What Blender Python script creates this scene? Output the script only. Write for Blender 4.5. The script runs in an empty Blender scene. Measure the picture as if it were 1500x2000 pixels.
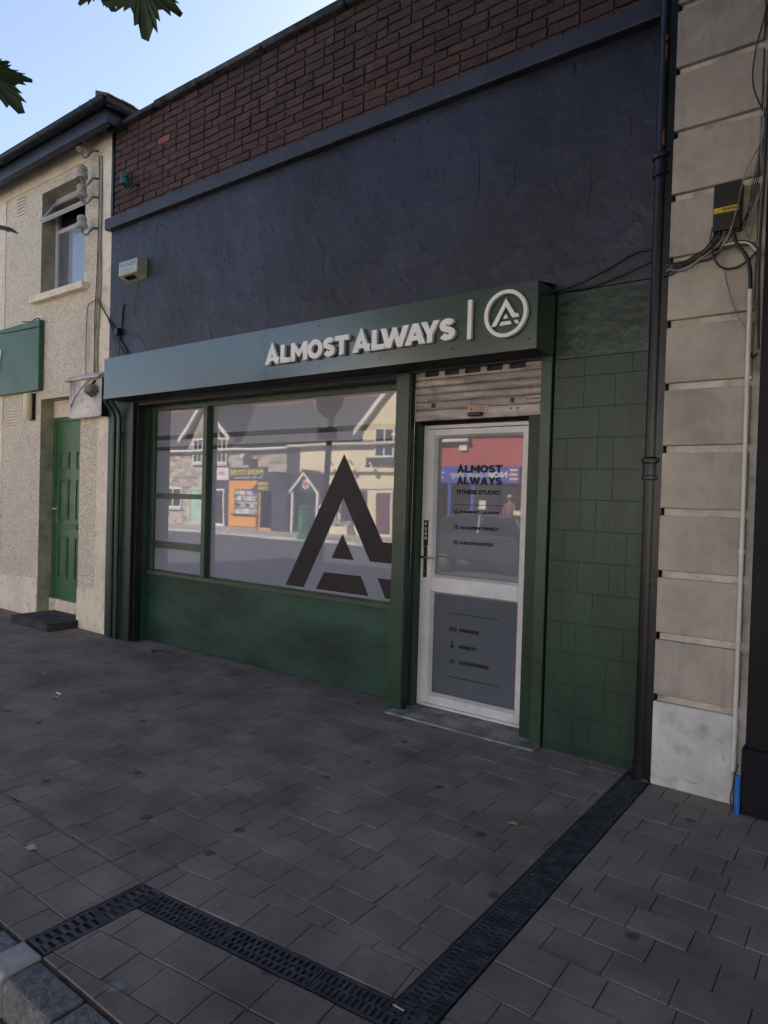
import bpy, bmesh, math, random
from mathutils import Vector, Matrix
R = math.radians
random.seed(7)
scene = bpy.context.scene
C = scene.collection

# ---------------------------------------------------------------- camera
yaw, pitch, roll = R(36.7), R(-1.06), R(1.65)
fw = Vector((-math.sin(yaw), math.cos(yaw), 0)); rt = Vector((math.cos(yaw), math.sin(yaw), 0)); up = Vector((0, 0, 1))
f2 = fw*math.cos(pitch) + up*math.sin(pitch); u2 = -fw*math.sin(pitch) + up*math.cos(pitch)
r3 = rt*math.cos(roll) + u2*math.sin(roll); u3 = -rt*math.sin(roll) + u2*math.cos(roll)
CAM = Vector((0, -4.3, 1.64))
cd = bpy.data.cameras.new('camera'); cam = bpy.data.objects.new('camera', cd); C.objects.link(cam)
cd.sensor_fit = 'VERTICAL'; cd.sensor_height = 36; cd.sensor_width = 27; cd.lens = 36*1322/2000
cd.clip_start = 0.05; cd.clip_end = 3000
M = Matrix((r3, u3, -f2)).transposed().to_4x4(); M.translation = CAM
cam.matrix_world = M
scene.camera = cam
# ---------------------------------------------------------------- sky, sun, exposure
SUN_EL, SUN_AZ = 33, -14            # azimuth measured from +Y towards +X
w = bpy.data.worlds.new('World'); scene.world = w; w.use_nodes = True
nt = w.node_tree; nt.nodes.clear()
sk = nt.nodes.new('ShaderNodeTexSky'); sk.sky_type = 'NISHITA'; sk.sun_disc = False
sk.sun_elevation = R(SUN_EL); sk.sun_rotation = R(SUN_AZ); sk.air_density = 0.75; sk.dust_density = 0.5; sk.ozone_density = 2.5
bg = nt.nodes.new('ShaderNodeBackground'); bg.inputs[1].default_value = 0.05
wo = nt.nodes.new('ShaderNodeOutputWorld'); hs = nt.nodes.new('ShaderNodeHueSaturation'); hs.inputs['Saturation'].default_value = .82; hs.inputs['Value'].default_value = 1.0; nt.links.new(sk.outputs[0], hs.inputs['Color']); nt.links.new(hs.outputs[0], bg.inputs[0]); nt.links.new(bg.outputs[0], wo.inputs[0])
sd = bpy.data.lights.new('sun', 'SUN'); sd.energy = 5.0; sd.angle = R(0.5); sd.color = (1, .93, .84)
so = bpy.data.objects.new('sun', sd); C.objects.link(so)
sv = Vector((math.sin(R(SUN_AZ))*math.cos(R(SUN_EL)), math.cos(R(SUN_AZ))*math.cos(R(SUN_EL)), math.sin(R(SUN_EL))))
so.rotation_euler = (-sv).to_track_quat('-Z', 'Y').to_euler(); so.location = (0, 20, 30)
vs = scene.view_settings; vs.view_transform = 'Standard'; vs.look = 'None'; vs.gamma = 1; vs.use_curve_mapping = False
vs.exposure = 2.45
scene.render.engine = 'CYCLES'
scene.cycles.max_bounces = 4; scene.cycles.diffuse_bounces = 3; scene.cycles.glossy_bounces = 3

# ---------------------------------------------------------------- helpers
class MB:
    def __init__(s): s.v = []; s.f = []
    def add(s, vs, fs):
        o = len(s.v); s.v += [tuple(p) for p in vs]; s.f += [tuple(i+o for i in f) for f in fs]; return s
    def box(s, x0, x1, y0, y1, z0, z1):
        return s.add([(x, y, z) for z in (z0, z1) for y in (y0, y1) for x in (x0, x1)],
                     [(0, 2, 3, 1), (4, 5, 7, 6), (0, 1, 5, 4), (2, 6, 7, 3), (0, 4, 6, 2), (1, 3, 7, 5)])
    def prism(s, poly, y0, y1):            # polygon in XZ, seen from -Y counter-clockwise
        n = len(poly)
        return s.add([(x, y0, z) for x, z in poly] + [(x, y1, z) for x, z in poly],
                     [tuple(range(n)), tuple(range(2*n-1, n-1, -1))] + [(i+n, (i+1) % n+n, (i+1) % n, i) for i in range(n)])
    def slab(s, poly, z0, z1):             # polygon in XY
        n = len(poly)
        return s.add([(x, y, z1) for x, y in poly] + [(x, y, z0) for x, y in poly],
                     [tuple(range(n)), tuple(range(2*n-1, n-1, -1))] + [(i+n, (i+1) % n+n, (i+1) % n, i) for i in range(n)])
    def xprism(s, poly, x0, x1):           # polygon in YZ
        n = len(poly)
        return s.add([(x0, y, z) for y, z in poly] + [(x1, y, z) for y, z in poly],
                     [tuple(range(n-1, -1, -1)), tuple(range(n, 2*n))] + [(i, (i+1) % n, (i+1) % n+n, i+n) for i in range(n)])
    def tube(s, pts, r, n=10, cap=True):
        pts = [Vector(p) for p in pts]; k = len(pts)
        rr = r if isinstance(r, (list, tuple)) else [r]*k
        t = (pts[1]-pts[0]).normalized(); a = t.orthogonal().normalized(); vs = []
        for i, p in enumerate(pts):
            if i == 0: tt = pts[1]-pts[0]
            elif i == k-1: tt = pts[-1]-pts[-2]
            else: tt = (pts[i+1]-pts[i]).normalized() + (pts[i]-pts[i-1]).normalized()
            tt = tt.normalized() if tt.length > 1e-9 else t
            a = (a - tt*a.dot(tt)).normalized(); b = tt.cross(a)
            vs += [p + (a*math.cos(2*math.pi*j/n) + b*math.sin(2*math.pi*j/n))*rr[i] for j in range(n)]
        fs = [(i*n+j, i*n+(j+1) % n, (i+1)*n+(j+1) % n, (i+1)*n+j) for i in range(k-1) for j in range(n)]
        if cap: fs += [tuple(range(n-1, -1, -1)), tuple((k-1)*n+j for j in range(n))]
        return s.add(vs, fs)
    def lathe(s, prof, c, n=14, ax='Z'):
        vs = []
        for r, h in prof:
            for j in range(n):
                a = 2*math.pi*j/n; q = (r*math.cos(a), r*math.sin(a), h)
                if ax == 'Y': q = (q[0], q[2], q[1])
                if ax == 'X': q = (q[2], q[0], q[1])
                vs.append((c[0]+q[0], c[1]+q[1], c[2]+q[2]))
        k = len(prof)
        fs = [(i*n+j, i*n+(j+1) % n, (i+1)*n+(j+1) % n, (i+1)*n+j) for i in range(k-1) for j in range(n)]
        fs += [tuple(range(n-1, -1, -1)), tuple((k-1)*n+j for j in range(n))]
        return s.add(vs, fs)
    def mesh(s, name, m):
        me = bpy.data.meshes.new(name); me.from_pydata(s.v, [], s.f); me.update()
        b = bmesh.new(); b.from_mesh(me); bmesh.ops.recalc_face_normals(b, faces=b.faces); b.to_mesh(me); b.free()
        if m: me.materials.append(m)
        return me
    def build(s, name, m, parent=None, smooth=False, bevel=0, seg=1):
        o = link(name, s.mesh(name, m), parent)
        if smooth:
            for p in o.data.polygons: p.use_smooth = True
            try: o.data.set_sharp_from_angle(angle=R(40))
            except Exception: pass
        if bevel:
            b = o.modifiers.new('bevel', 'BEVEL'); b.width = bevel; b.segments = seg; b.limit_method = 'ANGLE'; b.angle_limit = R(35)
        return o
def link(name, data, parent=None):
    o = bpy.data.objects.new(name, data); C.objects.link(o)
    if parent is not None: o.parent = parent
    return o
def tag(o, label=None, cat=None, group=None, kind=None):
    if label: o['label'] = label
    if cat: o['category'] = cat
    if group: o['group'] = group
    if kind: o['kind'] = kind
    return o
def thing(name, label, cat, group=None, loc=(0, 0, 0)):
    o = link(name, None); o.location = loc; o.empty_display_size = .2
    return tag(o, label, cat, group)
def part(name, m, parent, *boxes, bevel=0, seg=1):
    b = MB()
    for q in boxes: b.box(*q)
    return b.build(name, m, parent, bevel=bevel, seg=seg)
def curve_pts(ctrl, n=8):                  # Catmull-Rom through control points
    P = [Vector(p) for p in ctrl]; P = [P[0]*2-P[1]] + P + [P[-1]*2-P[-2]]; out = []
    for i in range(1, len(P)-2):
        for k in range(n):
            t = k/n; a, b, c, d = P[i-1:i+3]
            out.append(.5*((2*b)+(c-a)*t+(2*a-5*b+4*c-d)*t*t+(-a+3*b-3*c+d)*t**3))
    return out + [P[-2]]

# ---------------------------------------------------------------- materials
def N(nt, t, **kw):
    n = nt.nodes.new('ShaderNode'+t)
    for k, v in kw.items(): setattr(n, k, v)
    return n
def mat(name, col, rough=.6, var=.18, vs=2.5, bump=0, bs=40, metal=0, spec=.5, rnd=0, stretch=(1, 1, 1), col2=None, speck=0, specs=60, ior=None, coat=0, drip=0):
    m = bpy.data.materials.new(name); m.use_nodes = True; t = m.node_tree; L = t.links.new
    p = t.nodes['Principled BSDF']; p.inputs['Roughness'].default_value = rough; p.inputs['Metallic'].default_value = metal
    p.inputs['Specular IOR Level'].default_value = spec
    if ior: p.inputs['IOR'].default_value = ior
    if coat: p.inputs['Coat Weight'].default_value = coat; p.inputs['Coat Roughness'].default_value = .08
    g = N(t, 'NewGeometry'); mp = N(t, 'Mapping'); mp.inputs['Scale'].default_value = stretch; L(g.outputs['Position'], mp.inputs[0])
    n1 = N(t, 'TexNoise'); n1.inputs['Scale'].default_value = vs; n1.inputs['Detail'].default_value = 4; n1.inputs['Roughness'].default_value = .65; L(mp.outputs[0], n1.inputs['Vector'])
    c2 = col2 or tuple(max(0, c*(1-var*2.2)) for c in col); c1 = col if col2 else tuple(min(1, c*(1+var)) for c in col)
    mx = N(t, 'Mix', data_type='RGBA'); mx.inputs['A'].default_value = (*c1, 1); mx.inputs['B'].default_value = (*c2, 1)
    mr = N(t, 'MapRange'); mr.inputs[1].default_value = .32; mr.inputs[2].default_value = .72; L(n1.outputs[0], mr.inputs[0]); L(mr.outputs[0], mx.inputs['Factor'])
    out = mx.outputs['Result']
    if rnd:
        oi = N(t, 'ObjectInfo'); m2 = N(t, 'MapRange'); m2.inputs[3].default_value = 1-rnd; m2.inputs[4].default_value = 1+rnd; L(oi.outputs['Random'], m2.inputs[0])
        hv = N(t, 'HueSaturation'); L(m2.outputs[0], hv.inputs['Value']); L(out, hv.inputs['Color']); out = hv.outputs[0]
    if speck:
        n3 = N(t, 'TexNoise'); n3.inputs['Scale'].default_value = specs; n3.inputs['Detail'].default_value = 2; L(g.outputs['Position'], n3.inputs['Vector'])
        m3 = N(t, 'MapRange'); m3.inputs[1].default_value = .55; m3.inputs[2].default_value = .75; m3.inputs[4].default_value = speck; L(n3.outputs[0], m3.inputs[0])
        mk = N(t, 'Mix', data_type='RGBA'); mk.inputs['B'].default_value = (.03, .028, .025, 1); L(out, mk.inputs['A']); L(m3.outputs[0], mk.inputs['Factor']); out = mk.outputs['Result']
    if drip:                               # vertical grime runs
        md = N(t, 'Mapping'); md.inputs['Scale'].default_value = (14, 14, .8); L(g.outputs['Position'], md.inputs[0])
        n4 = N(t, 'TexNoise'); n4.inputs['Scale'].default_value = 1; n4.inputs['Detail'].default_value = 5; L(md.outputs[0], n4.inputs['Vector'])
        m4 = N(t, 'MapRange'); m4.inputs[1].default_value = .55; m4.inputs[2].default_value = .8; m4.inputs[4].default_value = drip; L(n4.outputs[0], m4.inputs[0])
        mk = N(t, 'Mix', data_type='RGBA'); mk.inputs['B'].default_value = (.05, .045, .04, 1); L(out, mk.inputs['A']); L(m4.outputs[0], mk.inputs['Factor']); out = mk.outputs['Result']
    L(out, p.inputs['Base Color'])
    r2 = N(t, 'MapRange'); r2.inputs[3].default_value = max(.02, rough*.85); r2.inputs[4].default_value = min(1, rough*1.15); L(n1.outputs[0], r2.inputs[0]); L(r2.outputs[0], p.inputs['Roughness'])
    if bump:
        n2 = N(t, 'TexNoise'); n2.inputs['Scale'].default_value = bs; n2.inputs['Detail'].default_value = 3; L(mp.outputs[0], n2.inputs['Vector'])
        b = N(t, 'Bump'); b.inputs['Strength'].default_value = 1; b.inputs['Distance'].default_value = bump; L(n2.outputs[0], b.inputs['Height']); L(b.outputs[0], p.inputs['Normal'])
    m['out'] = ''
    return m
def P(m): return m.node_tree.nodes['Principled BSDF']

m_black = mat('navy render paint', (.0165, .0190, .043), .50, .52, .9, .014, 5, stretch=(1, 1, .8), spec=.55)
t = m_black.node_tree; L = t.links.new       # trowel ridges and pits on top of the broad waviness
g = N(t, 'NewGeometry'); mp = N(t, 'Mapping'); mp.inputs['Scale'].default_value = (1, 1, .65); L(g.outputs['Position'], mp.inputs[0])
nz = N(t, 'TexNoise'); nz.inputs['Scale'].default_value = 9; nz.inputs['Detail'].default_value = 5; nz.inputs['Distortion'].default_value = .35; L(mp.outputs[0], nz.inputs['Vector'])
rd = N(t, 'MapRange'); rd.inputs[1].default_value = .5; rd.inputs[2].default_value = .8; L(nz.outputs[0], rd.inputs[0])
b2 = N(t, 'Bump'); b2.inputs['Distance'].default_value = .007; L(rd.outputs[0], b2.inputs['Height'])
b1 = [n for n in t.nodes if n.type == 'BUMP' and n != b2][0]; L(b1.outputs[0], b2.inputs['Normal']); L(b2.outputs[0], P(m_black).inputs['Normal'])
m_band = mat('navy band paint', (.033, .036, .060), .5, .25, 3, .004, 25)
m_brick = mat('dark red brick', (.098, .050, .044), .88, .3, 7, .006, 60, rnd=.20, col2=(.060, .036, .034))
m_pinkbrick = mat('pale red brick', (.30, .10, .085), .85, .2, 9, .005, 60)
m_mortar = mat('dark mortar', (.13, .105, .095), .95, .3, 6, .006, 60)
m_coping = mat('weathered coping', (.075, .07, .07), .9, .4, 5, .02, 18)
m_green = mat('green tile paint', (.016, .047, .032), .42, .25, 3, .0035, 90, stretch=(1, 1, .25), spec=.35)
m_tile = mat('fluted green tile', (.017, .050, .034), .40, .22, 3, .0022, 70, rnd=.03, stretch=(1, 1, .3), spec=.45)
m_riser = mat('painted rough green riser', (.024, .068, .050), .45, .34, 1.6, .0024, 46, stretch=(.6, 1, 1.7), spec=.35)
m_plast = mat('lumpy green plaster', (.018, .050, .036), .36, .35, 3, .006, 14, spec=.5)
m_trim = mat('green frame paint', (.044, .078, .050), .4, .15, 4, .001, 60, spec=.5)
m_post = mat('dark green post paint', (.028, .066, .042), .35, .15, 3, .001, 40)
m_dark = mat('black guide rail', (.010, .011, .013), .45, .2, 3)
m_soffit = mat('dark soffit', (.012, .012, .013), .8, .2, 3)
m_fascia = mat('satin green panel', (.030, .056, .040), .22, .06, 1.2, spec=.6, ior=1.95)
m_white = mat('white letter acrylic', (.85, .85, .87), .4, .04, 3)
m_alu = mat('white door frame', (.70, .71, .76), .35, .08, 3, speck=.10, specs=25)
m_shut = mat('galvanised shutter', (.42, .385, .36), .5, .26, 7, .0015, 60, metal=.2, stretch=(.4, 1, 3), speck=.35, specs=14)
m_metal = mat('dull steel', (.25, .24, .24), .4, .2, 10, metal=.8)
m_brass = mat('brass', (.62, .42, .16), .25, .1, 10, metal=1)
m_blackpl = mat('black plastic', (.012, .012, .014), .4, .2, 8)
m_iron = mat('black painted cast iron', (.009, .009, .014), .33, .3, 6, .002, 30, spec=.45)
m_rust = mat('old red lead paint', (.16, .025, .02), .7, .3, 9)
m_pipe = mat('green painted pipe', (.020, .040, .032), .35, .2, 4)
m_vinyl = mat('dark vinyl film', (.026, .019, .022), .55, .12, 2, spec=.3)
m_textv = mat('black vinyl lettering', (.010, .010, .013), .5, .1, 4, spec=.3)
m_concrete = mat('threshold concrete', (.34, .33, .31), .9, .3, 5, .006, 50, speck=.6, specs=6)
m_cream = mat('cream smooth render', (.86, .77, .62), .9, .10, 2.2, .004, 30, speck=.30, specs=9)
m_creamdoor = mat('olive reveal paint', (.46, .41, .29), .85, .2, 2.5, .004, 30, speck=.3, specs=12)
m_box = mat('weathered white box', (.74, .69, .66), .8, .2, 3, .004, 40, drip=.95, speck=.4, specs=16)
m_hdoor = mat('green painted door', (.042, .14, .058), .38, .15, 3, .001, 50)
m_step = mat('dark concrete step', (.055, .052, .055), .9, .3, 5, .006, 50)
m_pvc = mat('white upvc', (.62, .63, .64), .35, .06, 3)
m_gutter = mat('black gutter', (.030, .032, .042), .35, .2, 3)
m_rooftile = mat('red brown roof tile', (.13, .065, .05), .85, .35, 5, .01, 30, rnd=.3)
m_soff2 = mat('dark soffit boards', (.03, .032, .04), .5, .2, 3)
m_porc = mat('cream porcelain', (.50, .47, .41), .25, .2, 12, speck=.3, specs=40)
m_teal = mat('teal glass insulator', (.03, .16, .15), .15, .2, 12)
m_signg = mat('green signboard', (.042, .112, .045), .4, .12, 2)
m_lamp = mat('cream plastic', (.80, .70, .42), .35, .1, 4)
m_cable = mat('black cable', (.012, .012, .012), .5, .2, 9)
m_gcable = mat('grey cable', (.26, .25, .24), .5, .3, 9)
m_alarmf = mat('pale alarm face', (.50, .52, .47), .45, .12, 6, speck=.15)
m_alarms = mat('yellowed alarm case', (.36, .35, .23), .5, .15, 6, speck=.2)
m_alarmb = mat('pale blue print', (.30, .40, .46), .5, .4, 30)
m_yellow = mat('yellow label', (.55, .46, .03), .5, .12, 20)
m_red = mat('red print', (.45, .06, .05), .5, .1, 20)
m_labelw = mat('aged label', (.55, .45, .38), .6, .2, 20)
m_quoin = mat('cream rusticated render', (.46, .42, .385), .85, .14, 2.2, .009, 22, speck=.12, specs=5, rnd=.06, drip=.22)
m_quoinj = mat('pale joint render', (.62, .58, .54), .9, .2, 4, .004, 30, speck=.4, specs=9)
m_quoinw = mat('white limewash base', (.62, .64, .67), .9, .14, 3, .010, 14, speck=.35, specs=9)
m_navy = mat('near black shopfront', (.008, .008, .014), .5, .25, 2, spec=.18)
m_bluep = mat('blue duct', (.02, .16, .55), .4, .1, 5)
m_paver = mat('brown grey paver', (.275, .225, .200), .88, .20, 2.0, .0018, 140, rnd=.10, speck=.40, specs=220, spec=.2)
m_bed = mat('joint sand', (.085, .070, .058), .95, .4, 9, .004, 80)
m_kerb = mat('granite kerb', (.20, .20, .21), .75, .3, 30, .004, 90, rnd=.1, speck=.5, specs=120)
m_kerbc = mat('pale concrete cap', (.42, .42, .40), .8, .15, 6, .002, 80)
m_grate = mat('cast iron grate', (.070, .075, .098), .42, .35, 14, .002, 60, metal=.2)
m_road = mat('asphalt', (.075, .075, .078), .85, .2, 1.5, .006, 90, speck=.4, specs=120)
m_farpave = mat('pale far pavement', (.42, .39, .35), .85, .2, 1.5)
m_ground = mat('distant ground', (.10, .11, .06), .95, .3, .3)
m_bark = mat('bark', (.09, .07, .05), .9, .4, 6, .03, 14)
m_leaf = mat('leaf green', (.028, .058, .022), .5, .3, 9, rnd=0)
P(m_leaf).inputs['Transmission Weight'].default_value = 0
m_far_leaf = mat('far foliage', (.06, .09, .03), .6, .4, 3)
# gum spots and pale splashes that belong to the paving surface
t = m_paver.node_tree; L = t.links.new; p = P(m_paver); src = p.inputs['Base Color'].links[0].from_socket
g = N(t, 'NewGeometry'); vo = N(t, 'TexVoronoi', voronoi_dimensions='2D'); vo.inputs['Scale'].default_value = 2.3; vo.inputs['Randomness'].default_value = 1; L(g.outputs['Position'], vo.inputs['Vector'])
nn = N(t, 'TexNoise'); nn.inputs['Scale'].default_value = 40; L(g.outputs['Position'], nn.inputs['Vector'])
ad = N(t, 'Math', operation='MULTIPLY_ADD'); ad.inputs[1].default_value = .05; L(nn.outputs[0], ad.inputs[0]); L(vo.outputs['Distance'], ad.inputs[2])
mr = N(t, 'MapRange'); mr.inputs[1].default_value = .065; mr.inputs[2].default_value = .105; mr.inputs[3].default_value = .65; mr.inputs[4].default_value = 0; L(ad.outputs[0], mr.inputs[0])
sp = N(t, 'SeparateColor'); L(vo.outputs['Color'], sp.inputs[0])
sel = N(t, 'Math', operation='LESS_THAN'); sel.inputs[1].default_value = .45; L(sp.outputs[0], sel.inputs[0])
mu = N(t, 'Math', operation='MULTIPLY'); L(mr.outputs[0], mu.inputs[0]); L(sel.outputs[0], mu.inputs[1])
light = N(t, 'Math', operation='LESS_THAN'); light.inputs[1].default_value = .10; L(sp.outputs[1], light.inputs[0])
cs = N(t, 'Mix', data_type='RGBA'); cs.inputs['A'].default_value = (.035, .03, .03, 1); cs.inputs['B'].default_value = (.35, .36, .38, 1); L(light.outputs[0], cs.inputs['Factor'])
mk = N(t, 'Mix', data_type='RGBA'); L(mu.outputs[0], mk.inputs['Factor']); L(src, mk.inputs['A']); L(cs.outputs['Result'], mk.inputs['B']); L(mk.outputs['Result'], p.inputs['Base Color'])

def m_roughcast():
    m = mat('pebble dashed render', (.90, .80, .65), .95, .06, 2, 0, speck=.10, specs=11)
    t = m.node_tree; L = t.links.new; g = N(t, 'NewGeometry')
    v = N(t, 'TexVoronoi'); v.inputs['Scale'].default_value = 34; L(g.outputs['Position'], v.inputs['Vector'])
    n = N(t, 'TexNoise'); n.inputs['Scale'].default_value = 26; n.inputs['Detail'].default_value = 4; L(g.outputs['Position'], n.inputs['Vector'])
    a = N(t, 'Math', operation='SUBTRACT'); L(n.outputs[0], a.inputs[0]); L(v.outputs['Distance'], a.inputs[1])
    b = N(t, 'Bump'); b.inputs['Distance'].default_value = .028; L(a.outputs[0], b.inputs['Height']); L(b.outputs[0], P(m).inputs['Normal'])
    src = P(m).inputs['Base Color'].links[0].from_socket                       # darker tan in the pits
    r = N(t, 'MapRange'); r.inputs[1].default_value = .0; r.inputs[2].default_value = -.28; r.inputs[4].default_value = .38; L(a.outputs[0], r.inputs[0])
    k = N(t, 'Mix', data_type='RGBA'); k.inputs['B'].default_value = (.50, .41, .30, 1); L(r.outputs[0], k.inputs['Factor']); L(src, k.inputs['A']); L(k.outputs['Result'], P(m).inputs['Base Color'])
    return m
m_rough = m_roughcast()

def m_glassfilm(name, col, stripes=(), rough=.02, ior=1.85):
    m = mat(name, col, rough, .05, .8, spec=.5, ior=ior)
    P(m).inputs['Roughness'].links and m.node_tree.links.remove(P(m).inputs['Roughness'].links[0]); P(m).inputs['Roughness'].default_value = rough
    t = m.node_tree; L = t.links.new; src = P(m).inputs['Base Color'].links[0].from_socket
    g = N(t, 'NewGeometry'); sx = N(t, 'SeparateXYZ'); L(g.outputs['Position'], sx.inputs[0])
    nw = N(t, 'TexNoise'); nw.inputs['Scale'].default_value = 1.7; nw.inputs['Detail'].default_value = 1; L(g.outputs['Position'], nw.inputs['Vector'])
    bw = N(t, 'Bump'); bw.inputs['Distance'].default_value = .0006; L(nw.outputs[0], bw.inputs['Height']); L(bw.outputs[0], P(m).inputs['Normal'])
    for a, b in stripes:                                                       # clear gaps between the frosted sheets
        lo = N(t, 'Math', operation='GREATER_THAN'); lo.inputs[1].default_value = a; L(sx.outputs[2], lo.inputs[0])
        hi = N(t, 'Math', operation='LESS_THAN'); hi.inputs[1].default_value = b; L(sx.outputs[2], hi.inputs[0])
        mu = N(t, 'Math', operation='MULTIPLY'); L(lo.outputs[0], mu.inputs[0]); L(hi.outputs[0], mu.inputs[1])
        k = N(t, 'Mix', data_type='RGBA'); k.inputs['B'].default_value = (.07, .068, .075, 1); L(mu.outputs[0], k.inputs['Factor']); L(src, k.inputs['A']); src = k.outputs['Result']
    L(src, P(m).inputs['Base Color'])
    return m
m_film = m_glassfilm('frosted window film', (.28, .295, .37), ((2.222, 2.272), (2.105, 2.148)))
m_dfilm = m_glassfilm('frosted door film', (.19, .195, .235))
m_dfilm2 = m_glassfilm('dark frosted door film', (.115, .13, .165), rough=.12, ior=1.5)
m_glass = m_glassfilm('dark window glass', (.012, .014, .018), ior=1.7)
m_skyglass = m_glassfilm('window glass tinted as reflected sky', (.30, .36, .46), ior=1.9)  # pale blue base colour stands in for the sky's reflection
m_curtain = mat('grey curtain', (.12, .13, .14), .9, .1, 5)

# ---------------------------------------------------------------- lettering
def ell(cx, cy, rx, ry, n=28, a0=0, a1=360, rev=False):
    q = [(cx+rx*math.cos(R(a0+(a1-a0)*i/n)), cy+ry*math.sin(R(a0+(a1-a0)*i/n))) for i in range(n if abs(a1-a0) == 360 else n+1)]
    return q[::-1] if rev else q
def stroke(path, h):
    l, r = [], []
    for i, p in enumerate(path):
        a = path[max(0, i-1)]; b = path[min(len(path)-1, i+1)]; d = math.hypot(b[0]-a[0], b[1]-a[1]) or 1
        nx, ny = -(b[1]-a[1])/d*h, (b[0]-a[0])/d*h
        l.append((p[0]+nx, p[1]+ny)); r.append((p[0]-nx, p[1]-ny))
    return l + r[::-1]
S_path = ell(.38, .695, .25, .175, 14, 25, 270) + ell(.38, .305, .25, .175, 14, 90, -155)[1:]
GL = {
 'A': [[(0, 0), (.36, 1), (.64, 1), (1, 0), (.70, 0), (.645, .19), (.355, .19), (.30, 0)], [(.42, .40), (.58, .40), (.5, .68)]],
 'B': [[(0, 0), (.46, 1.0), (.50, 1.0), (.83, .30), (1.0, .30), (.965, .20), (.93, .17), (.985, .0), (.70, 0), (.64, .15), (.36, .15), (.29, 0)], [(.43, .32), (.575, .32), (.5, .52)]],
 'L': [[(0, 0), (0, 1), (.38, 1), (.38, .25), (1, .25), (1, 0)]],
 'M': [[(0, 0), (0, 1), (.22, 1), (.5, .56), (.78, 1), (1, 1), (1, 0), (.75, 0), (.75, .55), (.5, .16), (.25, .55), (.25, 0)]],
 'O': [ell(.5, .5, .5, .515), ell(.5, .5, .235, .25)],
 'S': [[((x-.0)/.78, y) for x, y in stroke(S_path, .135)]],
 'T': [[(0, 1), (1, 1), (1, .75), (.66, .75), (.66, 0), (.34, 0), (.34, .75), (0, .75)]],
 'W': [[(0, 1), (.2, 1), (.32, .42), (.43, .98), (.57, .98), (.68, .42), (.80, 1), (1, 1), (.78, 0), (.61, 0), (.5, .5), (.39, 0), (.22, 0)]],
 'Y': [[(0, 1), (.32, 1), (.5, .62), (.68, 1), (1, 1), (.64, .38), (.64, 0), (.36, 0), (.36, .38)]]}
def contour_mesh(name, contours, ext, m, bevel=0):
    cu = bpy.data.curves.new(name, 'CURVE'); cu.dimensions = '2D'; cu.fill_mode = 'BOTH'; cu.extrude = ext/2; cu.bevel_depth = bevel
    for c in contours:
        s = cu.splines.new('POLY'); s.points.add(len(c)-1); s.use_cyclic_u = True
        for q, (x, y) in zip(s.points, c): q.co = (x, y, 0, 1)
    o = bpy.data.objects.new(name, cu); C.objects.link(o); bpy.context.view_layer.update()
    me = bpy.data.meshes.new_from_object(o); bpy.data.objects.remove(o); bpy.data.curves.remove(cu)
    me.materials.clear(); me.materials.append(m); me.name = name
    return me
ROT_N = (R(90), 0, 0); ROT_S = (R(90), 0, R(180))
def glyph(ch, x0, x1, z0, h, y, ext, m, parent, name='letter', bevel=0):
    cs = [[(px*(x1-x0), pz*h) for px, pz in c] for c in GL[ch]]
    o = link(name, contour_mesh(name, cs, ext, m, bevel), parent); o.location = (x0, y, z0); o.rotation_euler = ROT_N
    return o
def contour(name, pts_list, y, ext, m, parent, bevel=0):    # world XZ contours on our facade
    o = link(name, contour_mesh(name, pts_list, ext, m, bevel), parent); o.location = (0, y, 0); o.rotation_euler = ROT_N
    return o
def text(s, x0, x1, z0, h, y, m, parent, name='lettering', bold=.02, ext=.002, opp=False, space=1):
    cu = bpy.data.curves.new(name, 'FONT'); cu.body = s; cu.size = 1; cu.offset = bold; cu.extrude = 0; cu.space_character = space; cu.resolution_u = 3
    o = bpy.data.objects.new(name, cu); C.objects.link(o); bpy.context.view_layer.update()
    me = bpy.data.meshes.new_from_object(o); bpy.data.objects.remove(o); bpy.data.curves.remove(cu)
    xs = [v.co.x for v in me.vertices]; ys = [v.co.y for v in me.vertices]
    W_ = max(xs)-min(xs); H_ = max(ys)-min(ys)
    for v in me.vertices: v.co = ((v.co.x-min(xs))/W_*abs(x1-x0), (v.co.y-min(ys))/H_*h, 0)
    me.materials.clear(); me.materials.append(m); me.name = name
    o = link(name, me, parent); o.location = (x0, y, z0); o.rotation_euler = ROT_S if opp else ROT_N
    return o

# ================================================================ GROUND
tag(MB().box(-600, 600, -600, 600, -.9, -.40).build('ground', m_ground), kind='structure')
tag(MB().box(-160, 120, -15.2, -3.16, -.5, -.135).build('road', m_road), kind='structure')
tag(MB().box(-160, 120, -24, -15.2, -.5, -.02-.0).build('far_pavement', m_farpave), kind='structure')
pave = tag(MB().box(-60, 40, -3.115, .9, -.4, -.0070).build('pavement', m_bed), kind='structure')

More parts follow.
